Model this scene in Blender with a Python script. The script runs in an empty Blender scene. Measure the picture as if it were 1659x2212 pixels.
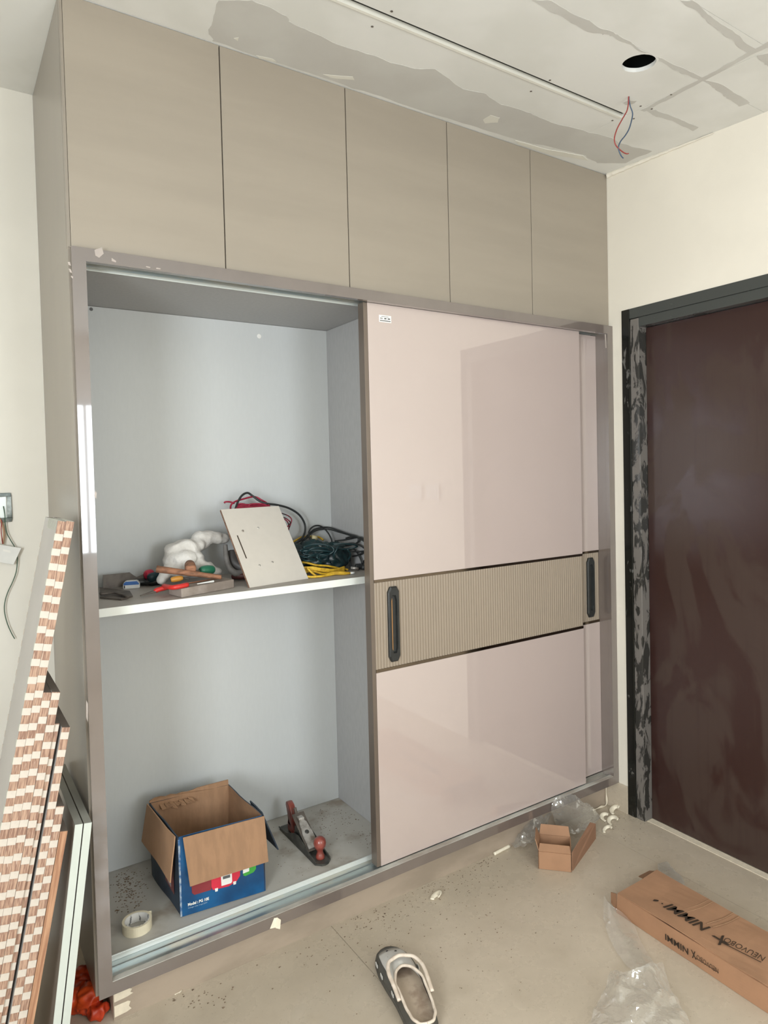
import bpy, bmesh, math, random
from mathutils import Vector, Matrix, noise
random.seed(7)
S = bpy.context.scene
COL = S.collection

# ------------------------------------------------------------------ camera
FP, PX, PY = 1472.7, 841.4, 1061.7            # focal length and principal point for a 1659x2212 frame
CAM = Vector((-.2895, -1.9686, 1.53))
YAW, PIT, ROL = .58523, -.029473, -.024045
CF = Vector((math.sin(YAW)*math.cos(PIT), math.cos(YAW)*math.cos(PIT), math.sin(PIT)))
_r = Vector((math.cos(YAW), -math.sin(YAW), 0)); _u = _r.cross(CF)
CR = _r*math.cos(ROL)+_u*math.sin(ROL); CU = -_r*math.sin(ROL)+_u*math.cos(ROL)
cd = bpy.data.cameras.new('camera'); cam = bpy.data.objects.new('camera', cd); COL.objects.link(cam)
cam.matrix_world = Matrix(((CR.x, CU.x, -CF.x, CAM.x), (CR.y, CU.y, -CF.y, CAM.y), (CR.z, CU.z, -CF.z, CAM.z), (0, 0, 0, 1)))
cd.sensor_fit = 'VERTICAL'; cd.sensor_height = 24; cd.lens = FP/2212*24
cd.shift_x = -(PX-829.5)/2212; cd.shift_y = (PY-1106)/2212
cd.clip_start = .02
S.camera = cam

# ------------------------------------------------------------------ light and exposure
w = bpy.data.worlds.new('daylight'); S.world = w; w.use_nodes = True
w.node_tree.nodes['Background'].inputs[0].default_value = (.80, .88, 1, 1)
w.node_tree.nodes['Background'].inputs[1].default_value = 1.0
REAR = -3.6
def window_light(name, loc, rot, sx, sy, power, col=(.89, .955, 1)):
    l = bpy.data.lights.new(name, 'AREA'); l.shape = 'RECTANGLE'; l.size = sx; l.size_y = sy; l.energy = power; l.color = col
    o = bpy.data.objects.new(name, l); COL.objects.link(o); o.location = loc; o.rotation_euler = rot
    return o
window_light('window_daylight', (.87, REAR-.06, 1.525), (math.radians(90), 0, 0), .90, 1.15, 46)
window_light('side_window_daylight', (-1.66, -2.3, 1.5), (math.radians(90), 0, math.radians(-90)), 1.2, 1.2, 112)
S.view_settings.view_transform = 'Standard'; S.view_settings.look = 'None'
S.view_settings.gamma = 1; S.view_settings.use_curve_mapping = False
S.view_settings.exposure = -.05

# ------------------------------------------------------------------ helpers
def ray(u, v): return CF+CR*((u-PX)/FP)-CU*((v-PY)/FP)
def at(u, v, ax, val):                          # a photo pixel taken onto the plane axis = val
    d = ray(u, v); return CAM+d*((val-CAM[ax])/d[ax])
def fl(u, v, z=0.): return at(u, v, 2, z)
CEIL0, CSL = 2.80, .06
def ce(u, v):                                   # ... onto the sloping ceiling z = CEIL0 + CSL*y
    d = ray(u, v); n = Vector((0, -CSL, 1)); return CAM+d*((Vector((0, 0, CEIL0))-CAM).dot(n)/d.dot(n))
def lin(c): return tuple(((x/255)/12.92 if x <= 10.3 else ((x/255+.055)/1.055)**2.4) for x in c)+(1,)
ORG = {}
def link(o, parent=None):
    COL.objects.link(o)
    if parent: o.parent = parent
    return o
def tag(o, label=None, cat=None, group=None, kind=None):
    if label: o['label'] = label
    if cat: o['category'] = cat
    if group: o['group'] = group
    if kind: o['kind'] = kind
    return o
def thing(name, label, cat, loc=(0, 0, 0), group=None, kind=None):
    o = bpy.data.objects.new(name, None); o.empty_display_size = .05; link(o); o.location = loc; ORG[o] = Vector(loc)
    return tag(o, label, cat, group, kind)
def obj(name, bm, m, parent=None, smooth=False, local=False, keep=False):
    """one mesh object; vertices come in world coordinates and are moved to the parent's (or the mesh's own) base"""
    bmesh.ops.recalc_face_normals(bm, faces=bm.faces[:]) if not keep else None
    me = bpy.data.meshes.new(name)
    if parent: org = ORG[parent]
    else:
        vs = [v.co for v in bm.verts]
        org = Vector(((min(v.x for v in vs)+max(v.x for v in vs))/2, (min(v.y for v in vs)+max(v.y for v in vs))/2, min(v.z for v in vs)))
    if not local: bmesh.ops.translate(bm, verts=bm.verts[:], vec=-org)
    for f in bm.faces: f.smooth = smooth
    bm.to_mesh(me); bm.free()
    for mm in (m if isinstance(m, (list, tuple)) else [m]): me.materials.append(mm)
    o = bpy.data.objects.new(name, me); link(o, parent)
    if not parent and not local: o.location = org
    ORG[o] = org
    return o
def B(): return bmesh.new()
def box(bm, x0, x1, y0, y1, z0, z1, mi=0, bev=0):
    vs = [bm.verts.new((x, y, z)) for x in (x0, x1) for y in (y0, y1) for z in (z0, z1)]
    fs = [bm.faces.new([vs[i] for i in q]) for q in ((0, 1, 3, 2), (4, 6, 7, 5), (0, 4, 5, 1), (2, 3, 7, 6), (0, 2, 6, 4), (1, 5, 7, 3))]
    for f in fs: f.material_index = mi
    if bev: bmesh.ops.bevel(bm, geom=list({e for f in fs for e in f.edges}), offset=bev, segments=2, profile=.5, affect='EDGES')
    return bm
def hexa(bm, b4, t4, mi=0, bev=0):              # eight corners: bottom ring, top ring
    vs = [bm.verts.new(p) for p in list(b4)+list(t4)]
    fs = [bm.faces.new([vs[i] for i in q]) for q in ((3, 2, 1, 0), (4, 5, 6, 7), (0, 1, 5, 4), (1, 2, 6, 5), (2, 3, 7, 6), (3, 0, 4, 7))]
    for f in fs: f.material_index = mi
    if bev: bmesh.ops.bevel(bm, geom=list({e for f in fs for e in f.edges}), offset=bev, segments=2, profile=.5, affect='EDGES')
    return bm
def prism(bm, pts, d, mi=0):                    # polygon (3-D points) pushed along d
    d = Vector(d); a = [bm.verts.new(p) for p in pts]; b = [bm.verts.new(Vector(p)+d) for p in pts]; n = len(a)
    fs = [bm.faces.new(a), bm.faces.new(b[::-1])]+[bm.faces.new((a[i], a[(i+1) % n], b[(i+1) % n], b[i])) for i in range(n)]
    for f in fs: f.material_index = mi
    return bm
def sheet(bm, quad, t, n=1, amp=0, seed=0, mi=0, mo=None):   # a card of thickness t over four corners, slightly warped
    p = [Vector(q) for q in quad]; nr = (p[1]-p[0]).cross(p[3]-p[0]).normalized()
    g = []
    for s in (0, 1):
        rows = []
        for j in range(n+1):
            r = []
            for i in range(n+1):
                a, b = i/n, j/n
                c = p[0]*(1-a)*(1-b)+p[1]*a*(1-b)+p[2]*a*b+p[3]*(1-a)*b
                if amp: c = c+nr*noise.noise(c*9+Vector((seed, 0, 0)))*amp
                r.append(bm.verts.new(c+nr*t*s))
            rows.append(r)
        g.append(rows)
    for j in range(n):
        for i in range(n):
            f = bm.faces.new((g[0][j][i], g[0][j+1][i], g[0][j+1][i+1], g[0][j][i+1])); f.material_index = mi
            f = bm.faces.new((g[1][j][i], g[1][j][i+1], g[1][j+1][i+1], g[1][j+1][i])); f.material_index = mi if mo is None else mo
    for i in range(n):
        for (A, Bq) in (((0, i), (0, i+1)), ((n, i+1), (n, i)), ((i+1, 0), (i, 0)), ((i, n), (i+1, n))):
            f = bm.faces.new((g[0][A[0]][A[1]], g[0][Bq[0]][Bq[1]], g[1][Bq[0]][Bq[1]], g[1][A[0]][A[1]])); f.material_index = mi
    return bm
def smooth_path(P, k=6):
    P = [Vector(p) for p in P]
    if len(P) < 3: return P
    out = []
    for i in range(len(P)-1):
        a, b, c, d = P[max(i-1, 0)], P[i], P[i+1], P[min(i+2, len(P)-1)]
        for j in range(k):
            t = j/k
            out.append(.5*((2*b)+(c-a)*t+(2*a-5*b+4*c-d)*t*t+(3*b-a-3*c+d)*t**3))
    return out+[P[-1]]
def tube(bm, P, r, n=8, k=6, mi=0, flat=1.0, cap=True):
    P = smooth_path(P, k); R_ = r if callable(r) else (lambda t: r)
    prev = None; up = Vector((0, 0, 1)); rings = []
    for i, p in enumerate(P):
        t = (P[min(i+1, len(P)-1)]-P[max(i-1, 0)]).normalized()
        if prev is None:
            x = t.cross(up) if abs(t.dot(up)) < .95 else t.cross(Vector((1, 0, 0)))
            x.normalize()
        else: x = (prev-t*prev.dot(t)).normalized()
        prev = x; y = t.cross(x); rr = R_(i/max(1, len(P)-1))
        rings.append([bm.verts.new(p+(x*math.cos(a)+y*math.sin(a)*flat)*rr) for a in [2*math.pi*q/n for q in range(n)]])
    for a, b in zip(rings, rings[1:]):
        for q in range(n):
            f = bm.faces.new((a[q], a[(q+1) % n], b[(q+1) % n], b[q])); f.material_index = mi
    if cap:
        for rg in (rings[0][::-1], rings[-1]):
            f = bm.faces.new(rg); f.material_index = mi
    return bm
def lathe(bm, c, prof, n=20, axis=(0, 0, 1), mi=0, loop=False):
    ax = Vector(axis).normalized(); x = ax.orthogonal().normalized(); y = ax.cross(x); c = Vector(c); rings = []
    for (r, h) in prof:
        rings.append([bm.verts.new(c+ax*h+(x*math.cos(a)+y*math.sin(a))*max(r, 1e-5)) for a in [2*math.pi*q/n for q in range(n)]])
    for a, b in zip(rings, rings[1:]+([rings[0]] if loop else [])):
        for q in range(n):
            f = bm.faces.new((a[q], a[(q+1) % n], b[(q+1) % n], b[q])); f.material_index = mi
    if loop: return bm
    for rg in (rings[0][::-1], rings[-1]):
        f = bm.faces.new(rg); f.material_index = mi
    return bm
def lump(name, balls, m, parent=None, vox=.006, nz=.006, ns=30, seed=0, sm=6, ridge=0, zmin=None):
    """ellipsoids melted into one continuous skin, then creased"""
    bm = B()
    for c, r in balls:
        r = Vector(r) if not isinstance(r, (int, float)) else Vector((r, r, r))
        bmesh.ops.create_icosphere(bm, subdivisions=2, radius=1, matrix=Matrix.Translation(c)@Matrix.Diagonal(r.to_4d()))
    me = bpy.data.meshes.new('t'); bm.to_mesh(me); bm.free()
    o = bpy.data.objects.new('t', me); COL.objects.link(o)
    md = o.modifiers.new('r', 'REMESH'); md.mode = 'VOXEL'; md.voxel_size = vox
    md = o.modifiers.new('s', 'SMOOTH'); md.factor = .5; md.iterations = sm
    dg = bpy.context.evaluated_depsgraph_get(); ev = o.evaluated_get(dg)
    bm = B(); bm.from_mesh(ev.to_mesh()); ev.to_mesh_clear(); bpy.data.objects.remove(o)
    bm.normal_update()
    for v in bm.verts:
        p = v.co*ns+Vector((seed, seed*2, 0)); a = noise.noise(p)+.5*noise.noise(p*2.1)
        if ridge: a = (1-2*abs(noise.noise(p)))*ridge+a*(1-ridge)
        v.co += v.normal*a*nz
    if zmin is not None:
        for v in bm.verts: v.co.z = max(v.co.z, zmin)
    return obj(name, bm, m, parent, smooth=True)
def poly_patch(name, pts, m, parent, d, jit=.004, sub=6, seed=0):   # thin irregular skim coat
    out = []; n = len(pts)
    for i in range(n):
        a, b = Vector(pts[i]), Vector(pts[(i+1) % n])
        for j in range(sub):
            p = a.lerp(b, j/sub); q = p*22+Vector((seed, 0, 0))
            out.append(p+Vector((noise.noise(q), noise.noise(q+Vector((9, 3, 1))), 0))*jit*(0 if j == 0 else 1))
    bm = B(); a = [bm.verts.new(p) for p in out]; b = [bm.verts.new(p+Vector(d)) for p in out]; n = len(a)
    es = [bm.edges.new((b[i], b[(i+1) % n])) for i in range(n)]
    bmesh.ops.triangle_fill(bm, edges=es, use_beauty=True)
    for i in range(n): bm.faces.new((a[i], a[(i+1) % n], b[(i+1) % n], b[i]))
    return obj(name, bm, m, parent)
def text(name, s, size, M, m, parent, sx=1, shear=0, bold=0, ext=.0002):
    c = bpy.data.curves.new('t', 'FONT'); c.body = s; c.size = size; c.shear = shear; c.offset = bold; c.extrude = ext; c.align_x = 'LEFT'
    c.resolution_u = 3
    o = bpy.data.objects.new('t', c); COL.objects.link(o)
    dg = bpy.context.evaluated_depsgraph_get(); dg.update(); me = bpy.data.meshes.new_from_object(o.evaluated_get(dg)); bpy.data.objects.remove(o)
    me.transform(Matrix.Diagonal((sx, 1, 1, 1))); me.transform(M)
    bm = B(); bm.from_mesh(me); return obj(name, bm, m, parent)
def frame(o, x, y):                              # matrix with given origin, x axis and (roughly) y axis
    x = Vector(x).normalized(); z = x.cross(Vector(y)).normalized(); y = z.cross(x)
    return Matrix(((x.x, y.x, z.x, o[0]), (x.y, y.y, z.y, o[1]), (x.z, y.z, z.z, o[2]), (0, 0, 0, 1)))

# ------------------------------------------------------------------ materials
class MT:
    def __init__(s, name):
        s.m = bpy.data.materials.new(name); s.m.use_nodes = True; s.t = s.m.node_tree; s.b = s.t.nodes['Principled BSDF']; s.o = s.t.nodes['Material Output']
    def n(s, ty, **kw):
        x = s.t.nodes.new(ty)
        for k, v in kw.items():
            if k.startswith('i_'):
                k = k[2:]; x.inputs[int(k) if k.isdigit() else k].default_value = v
            else: setattr(x, k, v)
        return x
    def l(s, a, b): s.t.links.new(a, b)
    def coord(s, what='Object', scale=(1, 1, 1), rot=(0, 0, 0)):
        tc = s.n('ShaderNodeTexCoord'); mp = s.n('ShaderNodeMapping'); mp.inputs['Scale'].default_value = scale; mp.inputs['Rotation'].default_value = rot
        s.l(tc.outputs[what], mp.inputs[0]); return mp.outputs[0]
    def noise(s, co, scale, detail=4, rough=.55, dist=0):
        x = s.n('ShaderNodeTexNoise'); x.inputs['Scale'].default_value = scale; x.inputs['Detail'].default_value = detail; x.inputs['Roughness'].default_value = rough; x.inputs['Distortion'].default_value = dist
        s.l(co, x.inputs['Vector']); return x.outputs['Fac']
    def ramp(s, f, a, b, lo=0, hi=1):
        x = s.n('ShaderNodeMapRange'); x.interpolation_type = 'SMOOTHSTEP'
        for i, v in enumerate((a, b, lo, hi)): x.inputs[i+1].default_value = v
        s.l(f, x.inputs[0]); return x.outputs[0]
    def mix(s, f, a, b, mode='MIX'):
        x = s.n('ShaderNodeMix'); x.data_type = 'RGBA'; x.blend_type = mode
        if isinstance(f, (int, float)): x.inputs[0].default_value = f
        else: s.l(f, x.inputs[0])
        for i, c in ((6, a), (7, b)):
            if isinstance(c, tuple): x.inputs[i].default_value = c
            else: s.l(c, x.inputs[i])
        return x.outputs[2]
    def col(s, c):
        if isinstance(c, tuple): s.b.inputs['Base Color'].default_value = c
        else: s.l(c, s.b.inputs['Base Color'])
    def bump(s, f, st=.2, dist=.002):
        x = s.n('ShaderNodeBump'); x.inputs['Strength'].default_value = st; x.inputs['Distance'].default_value = dist
        s.l(f, x.inputs['Height']); s.l(x.outputs[0], s.b.inputs['Normal'])
    def set(s, rough=.5, metal=0, coat=0, cr=.03, spec=.5):
        s.b.inputs['Roughness'].default_value = rough; s.b.inputs['Metallic'].default_value = metal
        s.b.inputs['Coat Weight'].default_value = coat; s.b.inputs['Coat Roughness'].default_value = cr; s.b.inputs['Specular IOR Level'].default_value = spec
        return s
def M(name, c, rough=.5, metal=0, coat=0, cr=.03, spec=.5, var=.06, sc=8, st=(1, 1, 1), bump=0, bsc=60, c2=None, lo=.35, hi=.65, bd=.002):
    t = MT(name).set(rough, metal, coat, cr, spec); co = t.coord('Object', st); f = t.noise(co, sc)
    a = lin(c); b = lin(c2) if c2 else tuple(x*(1-var*2) for x in a[:3])+(1,)
    t.col(t.mix(t.ramp(f, lo, hi), a, b))
    if bump: t.bump(t.noise(co, bsc), bump, bd)
    return t.m
wall_m = M('cream_plaster', (230, 223, 209), .75, var=.025, sc=2.5, bump=.12, bsc=35)
wall2_m = M('cream_plaster_back', (232, 228, 218), .75, var=.02, sc=3, bump=.12, bsc=35)
lam = M('taupe_laminate', (155, 145, 131), .38, var=.035, sc=3, st=(.4, 1, 3), bump=.03, bsc=200)
side_m = M('taupe_side_laminate', (143, 134, 122), .35, coat=.3, cr=.25, var=.05, sc=3, st=(1, 1, .5), bump=.03, bsc=150)
frame_m = M('gloss_taupe_acrylic', (112, 101, 95), .25, coat=1, cr=.03, var=.06, sc=5, st=(1, 1, .6))
inner_m = M('light_grey_fabric_laminate', (195, 197, 196), .5, var=.008, sc=120, st=(1, 1, .25), bump=.03, bsc=300)
inner2_m = M('grey_carcass_laminate', (170, 169, 168), .5, var=.03, sc=90, st=(1, 1, .3))
shelfedge_m = M('white_edge_band', (226, 228, 222), .4, var=.02)
deck_m = M('dusty_deck_laminate', (176, 172, 164), .55, c2=(140, 128, 113), sc=7, lo=.5, hi=.75, bump=.05, bsc=120)
shelf_m = M('dusty_shelf_laminate', (178, 171, 163), .5, c2=(150, 140, 130), sc=9, lo=.5, hi=.75)
glass_m = M('blush_lacquered_glass', (187, 171, 165), .3, coat=1, cr=.012, var=.012, sc=2)
flute_m = M('fluted_beige_board', (148, 134, 118), .5, var=.015, sc=4)
bronze_m = M('bronze_mirror_strip', (112, 100, 88), .1, metal=1, var=.05)
edge_m = M('taupe_aluminium_profile', (122, 110, 100), .32, metal=.4, var=.06, st=(1, 1, .3))
alu_m = M('aluminium_track', (178, 186, 186), .32, metal=.8, c2=(190, 188, 180), sc=25, st=(.3, 1, 1), lo=.45, hi=.6)
alub_m = M('bright_track_lip', (226, 230, 226), .35, metal=.3, var=.03)
dustrail_m = M('dusty_track_ledge', (190, 188, 180), .6, c2=(160, 150, 140), sc=12, st=(.5, 1, 1))
black_m = M('black_handle', (38, 40, 40), .35, var=.15, sc=30)
gold_m = M('copper_handle_line', (200, 150, 96), .3, metal=.7)
plinth_m = M('plinth_laminate', (168, 152, 135), .5, c2=(150, 136, 120), sc=9, st=(.4, 1, 1))
filmw_m = M('peeling_white_film', (176, 165, 157), .5)
putty_m = M('cream_putty', (226, 214, 192), .7, var=.05, sc=40)
paper_m = M('white_label_paper', (238, 236, 230), .6)
ink_m = M('grey_print', (96, 96, 96), .6)
boardtop_m = M('laminate_offcut_white', (205, 198, 188), .5, var=.012, sc=40, st=(1, 1, 1))
ply_edge_m = M('plywood_edge', (150, 116, 96), .7, c2=(116, 88, 70), sc=60, st=(.3, 1, 3))
card_m = M('brown_cardboard', (156, 120, 90), .8, var=.07, sc=14, st=(4, 1, 1), bump=.05, bsc=30)
card2_m = M('tan_cardboard', (166, 126, 96), .8, var=.07, sc=10, bump=.06, bsc=20)
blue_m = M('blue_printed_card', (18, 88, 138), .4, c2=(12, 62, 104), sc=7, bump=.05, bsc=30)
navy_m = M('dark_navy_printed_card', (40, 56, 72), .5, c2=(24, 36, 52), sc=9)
red_m = M('red_print', (214, 48, 70), .45, var=.08)
dred_m = M('dark_red_print', (140, 50, 56), .45, var=.1)
green_m = M('green_print', (70, 168, 66), .45, var=.1)
iron_m = M('black_japanned_iron', (58, 58, 55), .45, metal=.3, c2=(84, 82, 76), sc=30)
steel_m = M('worn_bright_steel', (206, 202, 196), .35, metal=.55, c2=(132, 120, 108), sc=25)
redwood_m = M('red_stained_wood', (158, 78, 66), .35, coat=.4, cr=.2, c2=(120, 56, 48), sc=18)
wood_m = M('old_brown_wood', (158, 110, 82), .8, c2=(116, 82, 62), sc=30, st=(1, 1, 3), bump=.2, bsc=60)
dusty_m = M('dusty_grey_wood', (160, 148, 138), .85, c2=(132, 120, 110), sc=14, bump=.15, bsc=50)
steel_d = M('dusty_dark_steel', (112, 104, 96), .6, metal=.3, c2=(88, 80, 74), sc=20)
redp_m = M('red_plastic', (220, 52, 46), .4, var=.1)
orange_m = M('orange_yellow_plastic', (214, 150, 60), .45)
bluep_m = M('blue_plastic', (60, 108, 176), .4)
teal_m = M('dark_teal_plastic', (20, 52, 62), .4)
greenp_m = M('green_plastic', (40, 112, 84), .35)
white_m = M('white_plastic', (228, 228, 224), .45)
cloth_m = M('white_dusty_cloth', (222, 218, 212), .9, c2=(196, 190, 182), sc=9, bump=.7, bsc=38, bd=.008)
cable_k = M('black_rubber_cable', (44, 46, 46), .5, var=.1)
cable_y = M('yellow_cable', (224, 182, 50), .45, c2=(190, 148, 40), sc=60)
cable_r = M('crimson_cable', (160, 30, 60), .45, var=.15, sc=60)
pvc_g = M('grey_rubber', (132, 128, 124), .6, c2=(100, 96, 92), sc=20)
bagdk_m = M('dark_green_bag', (20, 50, 52), .4, c2=(12, 28, 32), sc=16, bump=.4, bsc=40)
tape_m = M('cream_masking_tape', (226, 216, 190), .7, var=.04, sc=30)
clogd_m = M('charcoal_foam', (84, 82, 76), .65, var=.08, sc=25)
clogl_m = M('pale_grey_foam', (204, 202, 196), .6, var=.04, sc=25)
clogw_m = M('white_foam_rim', (232, 218, 202), .55, c2=(206, 190, 172), sc=30)
footbed_m = M('dirty_tan_footbed', (188, 170, 150), .8, c2=(150, 130, 112), sc=16, lo=.45, hi=.7)
foam_m = M('cream_wood_shaving', (246, 236, 214), .7, var=.06, sc=40)
dust_m = M('brown_sawdust', (128, 108, 88), .9, c2=(100, 84, 68), sc=80)
gyp_m = M('gypsum_board', (225, 224, 219), .8, c2=(217, 216, 210), sc=2.2, lo=.42, hi=.62, bump=.06, bsc=30)
skim_m = M('grey_joint_compound', (199, 197, 191), .8, c2=(193, 190, 184), sc=4, bump=.05, bsc=30)
skimw_m = M('white_joint_compound', (222, 219, 208), .8, var=.02, sc=6)
dark_m = M('dark_plenum', (36, 38, 36), .9)
metalbox_m = M('galvanised_box', (150, 156, 154), .3, metal=.9, c2=(90, 96, 94), sc=30)
foil_m = M('bright_box_lining', (236, 244, 244), .3, metal=.2)
patch_m = M('white_tape_patch', (206, 196, 184), .6, var=.04, sc=50)
patchg_m = M('pale_tape_stripe', (200, 200, 188), .6, var=.04, sc=50)
boardface_m = M('grey_board_laminate', (186, 182, 178), .45, var=.03, sc=6)
boardend_m = M('dusty_board_end', (112, 102, 94), .8)
pvcedge_m = M('pale_green_white_edging', (202, 208, 200), .45, var=.02, sc=6)
grout_m = M('grout', (158, 145, 125), .8)
dooropen_m = M('dark_corridor', (60, 56, 52), .8)
redwire = M('red_wire', (150, 60, 56), .5); bluewire = M('blue_wire', (64, 84, 108), .5); grnwire = M('green_wire', (58, 88, 66), .5); tanwire = M('tan_wire', (176, 140, 110), .5)

for m_, ior in ((glass_m, 1.85), (frame_m, 1.85)): m_.node_tree.nodes['Principled BSDF'].inputs['Coat IOR'].default_value = ior
def floor_mat():
    t = MT('cream_vitrified_tile').set(.28, spec=.5); co = t.coord('Object')
    f = t.noise(co, 2.2, 5); d = t.noise(co, 9, 6, .65); g = t.noise(co, 160, 2)
    c = t.mix(t.ramp(f, .35, .65), lin((194, 181, 162)), lin((186, 173, 154)))
    c = t.mix(t.ramp(d, .5, .75, 0, .25), c, lin((164, 149, 128)))
    c = t.mix(t.ramp(g, .66, .74, 0, .35), c, lin((120, 104, 86)))
    t.col(c); t.l(t.ramp(d, .35, .7, .2, .5), t.b.inputs['Roughness']); return t.m
floor_m = floor_mat()
def ply_mat():                                   # plies show as stripes across the thickness (local x)
    t = MT('layered_plywood_edge').set(.75); co = t.coord('Object', (1, .05, .06)); f = t.noise(co, 260, 3, .6)
    co2 = t.coord('Object', (1, 1, .4)); g = t.noise(co2, 40, 3)
    c = t.mix(t.ramp(f, .42, .58), lin((184, 152, 130)), lin((140, 107, 91)))
    c = t.mix(t.ramp(f, .60, .70), c, lin((208, 184, 164)))
    c = t.mix(t.ramp(g, .66, .72), c, lin((92, 62, 48)))
    t.col(c); return t.m
ply_m = ply_mat()
def door_mat():
    t = MT('brown_door_paint').set(.42, coat=.15, cr=.15); co = t.coord('Object', (1, 1, .6)); f = t.noise(co, 2.6, 5, .5, 1.2); s = t.noise(t.coord('Object', (1, 14, .7)), 3, 3)
    c = t.mix(t.ramp(f, .47, .53), lin((60, 43, 36)), lin((50, 27, 23)))
    c = t.mix(t.ramp(s, .5, .8, 0, .45), c, lin((46, 24, 21))); t.col(c)
    t.l(t.ramp(f, .47, .53, .55, .36), t.b.inputs['Roughness']); return t.m
leaf_m = door_mat()
def jamb_mat(name, a, b, th, st=(1, 1, .35), sc=22):
    t = MT(name).set(.3, spec=.5); co = t.coord('Object', st); f = t.noise(co, sc, 6, .62, .8)
    t.col(t.mix(t.ramp(f, th-.03, th+.03), lin(a), lin(b))); t.l(t.ramp(f, th-.03, th+.03, .18, .5), t.b.inputs['Roughness']); return t.m
jamb1_m = jamb_mat('black_gloss_jamb', (24, 25, 22), (96, 94, 90), .63)
jamb2_m = jamb_mat('scraped_jamb', (52, 51, 48), (112, 107, 102), .48)
head_m = jamb_mat('grey_black_head', (66, 69, 67), (48, 49, 47), .6, (1, .5, 1), 9)
def plastic_mat(name, body=.1, tint=(236, 236, 230), edge=.4, milk=.06):
    t = MT(name); tr = t.n('ShaderNodeBsdfTransparent'); gl = t.n('ShaderNodeBsdfGlossy'); gl.inputs['Roughness'].default_value = .09; df = t.n('ShaderNodeBsdfDiffuse'); df.inputs[0].default_value = lin(tint)
    m1 = t.n('ShaderNodeMixShader'); m2 = t.n('ShaderNodeMixShader'); lw = t.n('ShaderNodeLayerWeight'); lw.inputs[0].default_value = .3
    f = t.ramp(lw.outputs['Facing'], .15, 1, body, edge); g_ = t.ramp(lw.outputs['Facing'], .2, 1, milk, milk*4)
    bp_ = t.n('ShaderNodeBump'); bp_.inputs['Strength'].default_value = .3; bp_.inputs['Distance'].default_value = .01; t.l(t.noise(t.coord('Object'), 28, 3), bp_.inputs['Height']); t.l(bp_.outputs[0], gl.inputs['Normal'])
    t.l(g_, m1.inputs[0]); t.l(tr.outputs[0], m1.inputs[1]); t.l(df.outputs[0], m1.inputs[2])
    t.l(f, m2.inputs[0]); t.l(m1.outputs[0], m2.inputs[1]); t.l(gl.outputs[0], m2.inputs[2]); t.l(m2.outputs[0], t.o.inputs[0]); return t.m
film_m = plastic_mat('clear_plastic_film', .18, milk=.15); film2_m = plastic_mat('milky_plastic_film', .12, milk=.14)

# ------------------------------------------------------------------ room shell
XR, XL, YB = 2.19, -1.6, .575
def rw(p): return Vector((p[0]+.015*p[1], p[1], p[2]))          # the right wall is very slightly out of square
def shear(bm):
    for v in bm.verts: v.co.x += .015*v.co.y
    return bm
DY0, DY1, DZ = -.069, -.99, 2.195
bm = B(); box(bm, XR, XR+.25, DY0, YB, 0, 3); box(bm, XR, XR+.25, REAR, DY1, 0, 3); box(bm, XR, XR+.25, DY1, DY0, DZ, 3)
tag(obj('wall_right', shear(bm), wall_m), 'cream plastered wall around the brown door', kind='structure')
tag(obj('wall_back', box(B(), XL, XR, YB, YB+.1, 0, 3), wall2_m), 'cream wall behind the wardrobe with the open socket box', kind='structure')
def holed_wall(name, lo, hi, h0, h1, fixed, horiz, lab):
    bm = B()
    def bx(a, b, z0, z1):
        if horiz: box(bm, a, b, fixed-.15, fixed, z0, z1)
        else: box(bm, fixed-.15, fixed, a, b, z0, z1)
    bx(lo, h0[0], 0, 3); bx(h0[1], hi, 0, 3); bx(h0[0], h0[1], 0, h1[0]); bx(h0[0], h0[1], h1[1], 3)
    tag(obj(name, bm, wall_m), lab, kind='structure')
holed_wall('wall_rear', XL-.15, XR+.3, (.42, 1.32), (.95, 2.1), REAR, True, 'cream wall behind the camera with a bright window')
holed_wall('wall_left', REAR, YB+.1, (-2.9, -1.7), (.9, 2.1), XL, False, 'cream wall on the left with a window')
bm = B()
for a in (.40, 1.30): box(bm, a, a+.04, REAR-.04, REAR+.01, .93, 2.12)
box(bm, .642, .662, REAR-.03, REAR+.0, .93, 2.12)
for a in (.93, 2.08): box(bm, .42, 1.32, REAR-.04, REAR+.01, a, a+.04)
tag(obj('window_1', bm, white_m), 'white window frame in the rear wall', kind='structure')
bm = B()
for a in (-2.92, -1.72): box(bm, XL-.04, XL+.01, a, a+.04, .88, 2.12)
for a in (.88, 2.08): box(bm, XL-.04, XL+.01, -2.9, -1.7, a, a+.04)
tag(obj('window_2', bm, white_m), 'white window frame in the left wall', kind='structure')

# floor: large tiles with thin joints
fo = thing('floor', 'cream glossy tile floor with dust', None, (0, 0, -.02), kind='structure')
tag(obj('screed', box(B(), XL, XR+.3, REAR, YB, -.06, -.0035), grout_m, fo))
TX, TY = [XL, -.435, .765, 1.965, XR+.3], [REAR, -2.45, -1.25, YB]
for i in range(4):
    for j in range(3):
        obj('tile', box(B(), TX[i]+.0008, TX[i+1]-.0008, TY[j]+.0008, TY[j+1]-.0008, -.02, 0), floor_m, fo)

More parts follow.
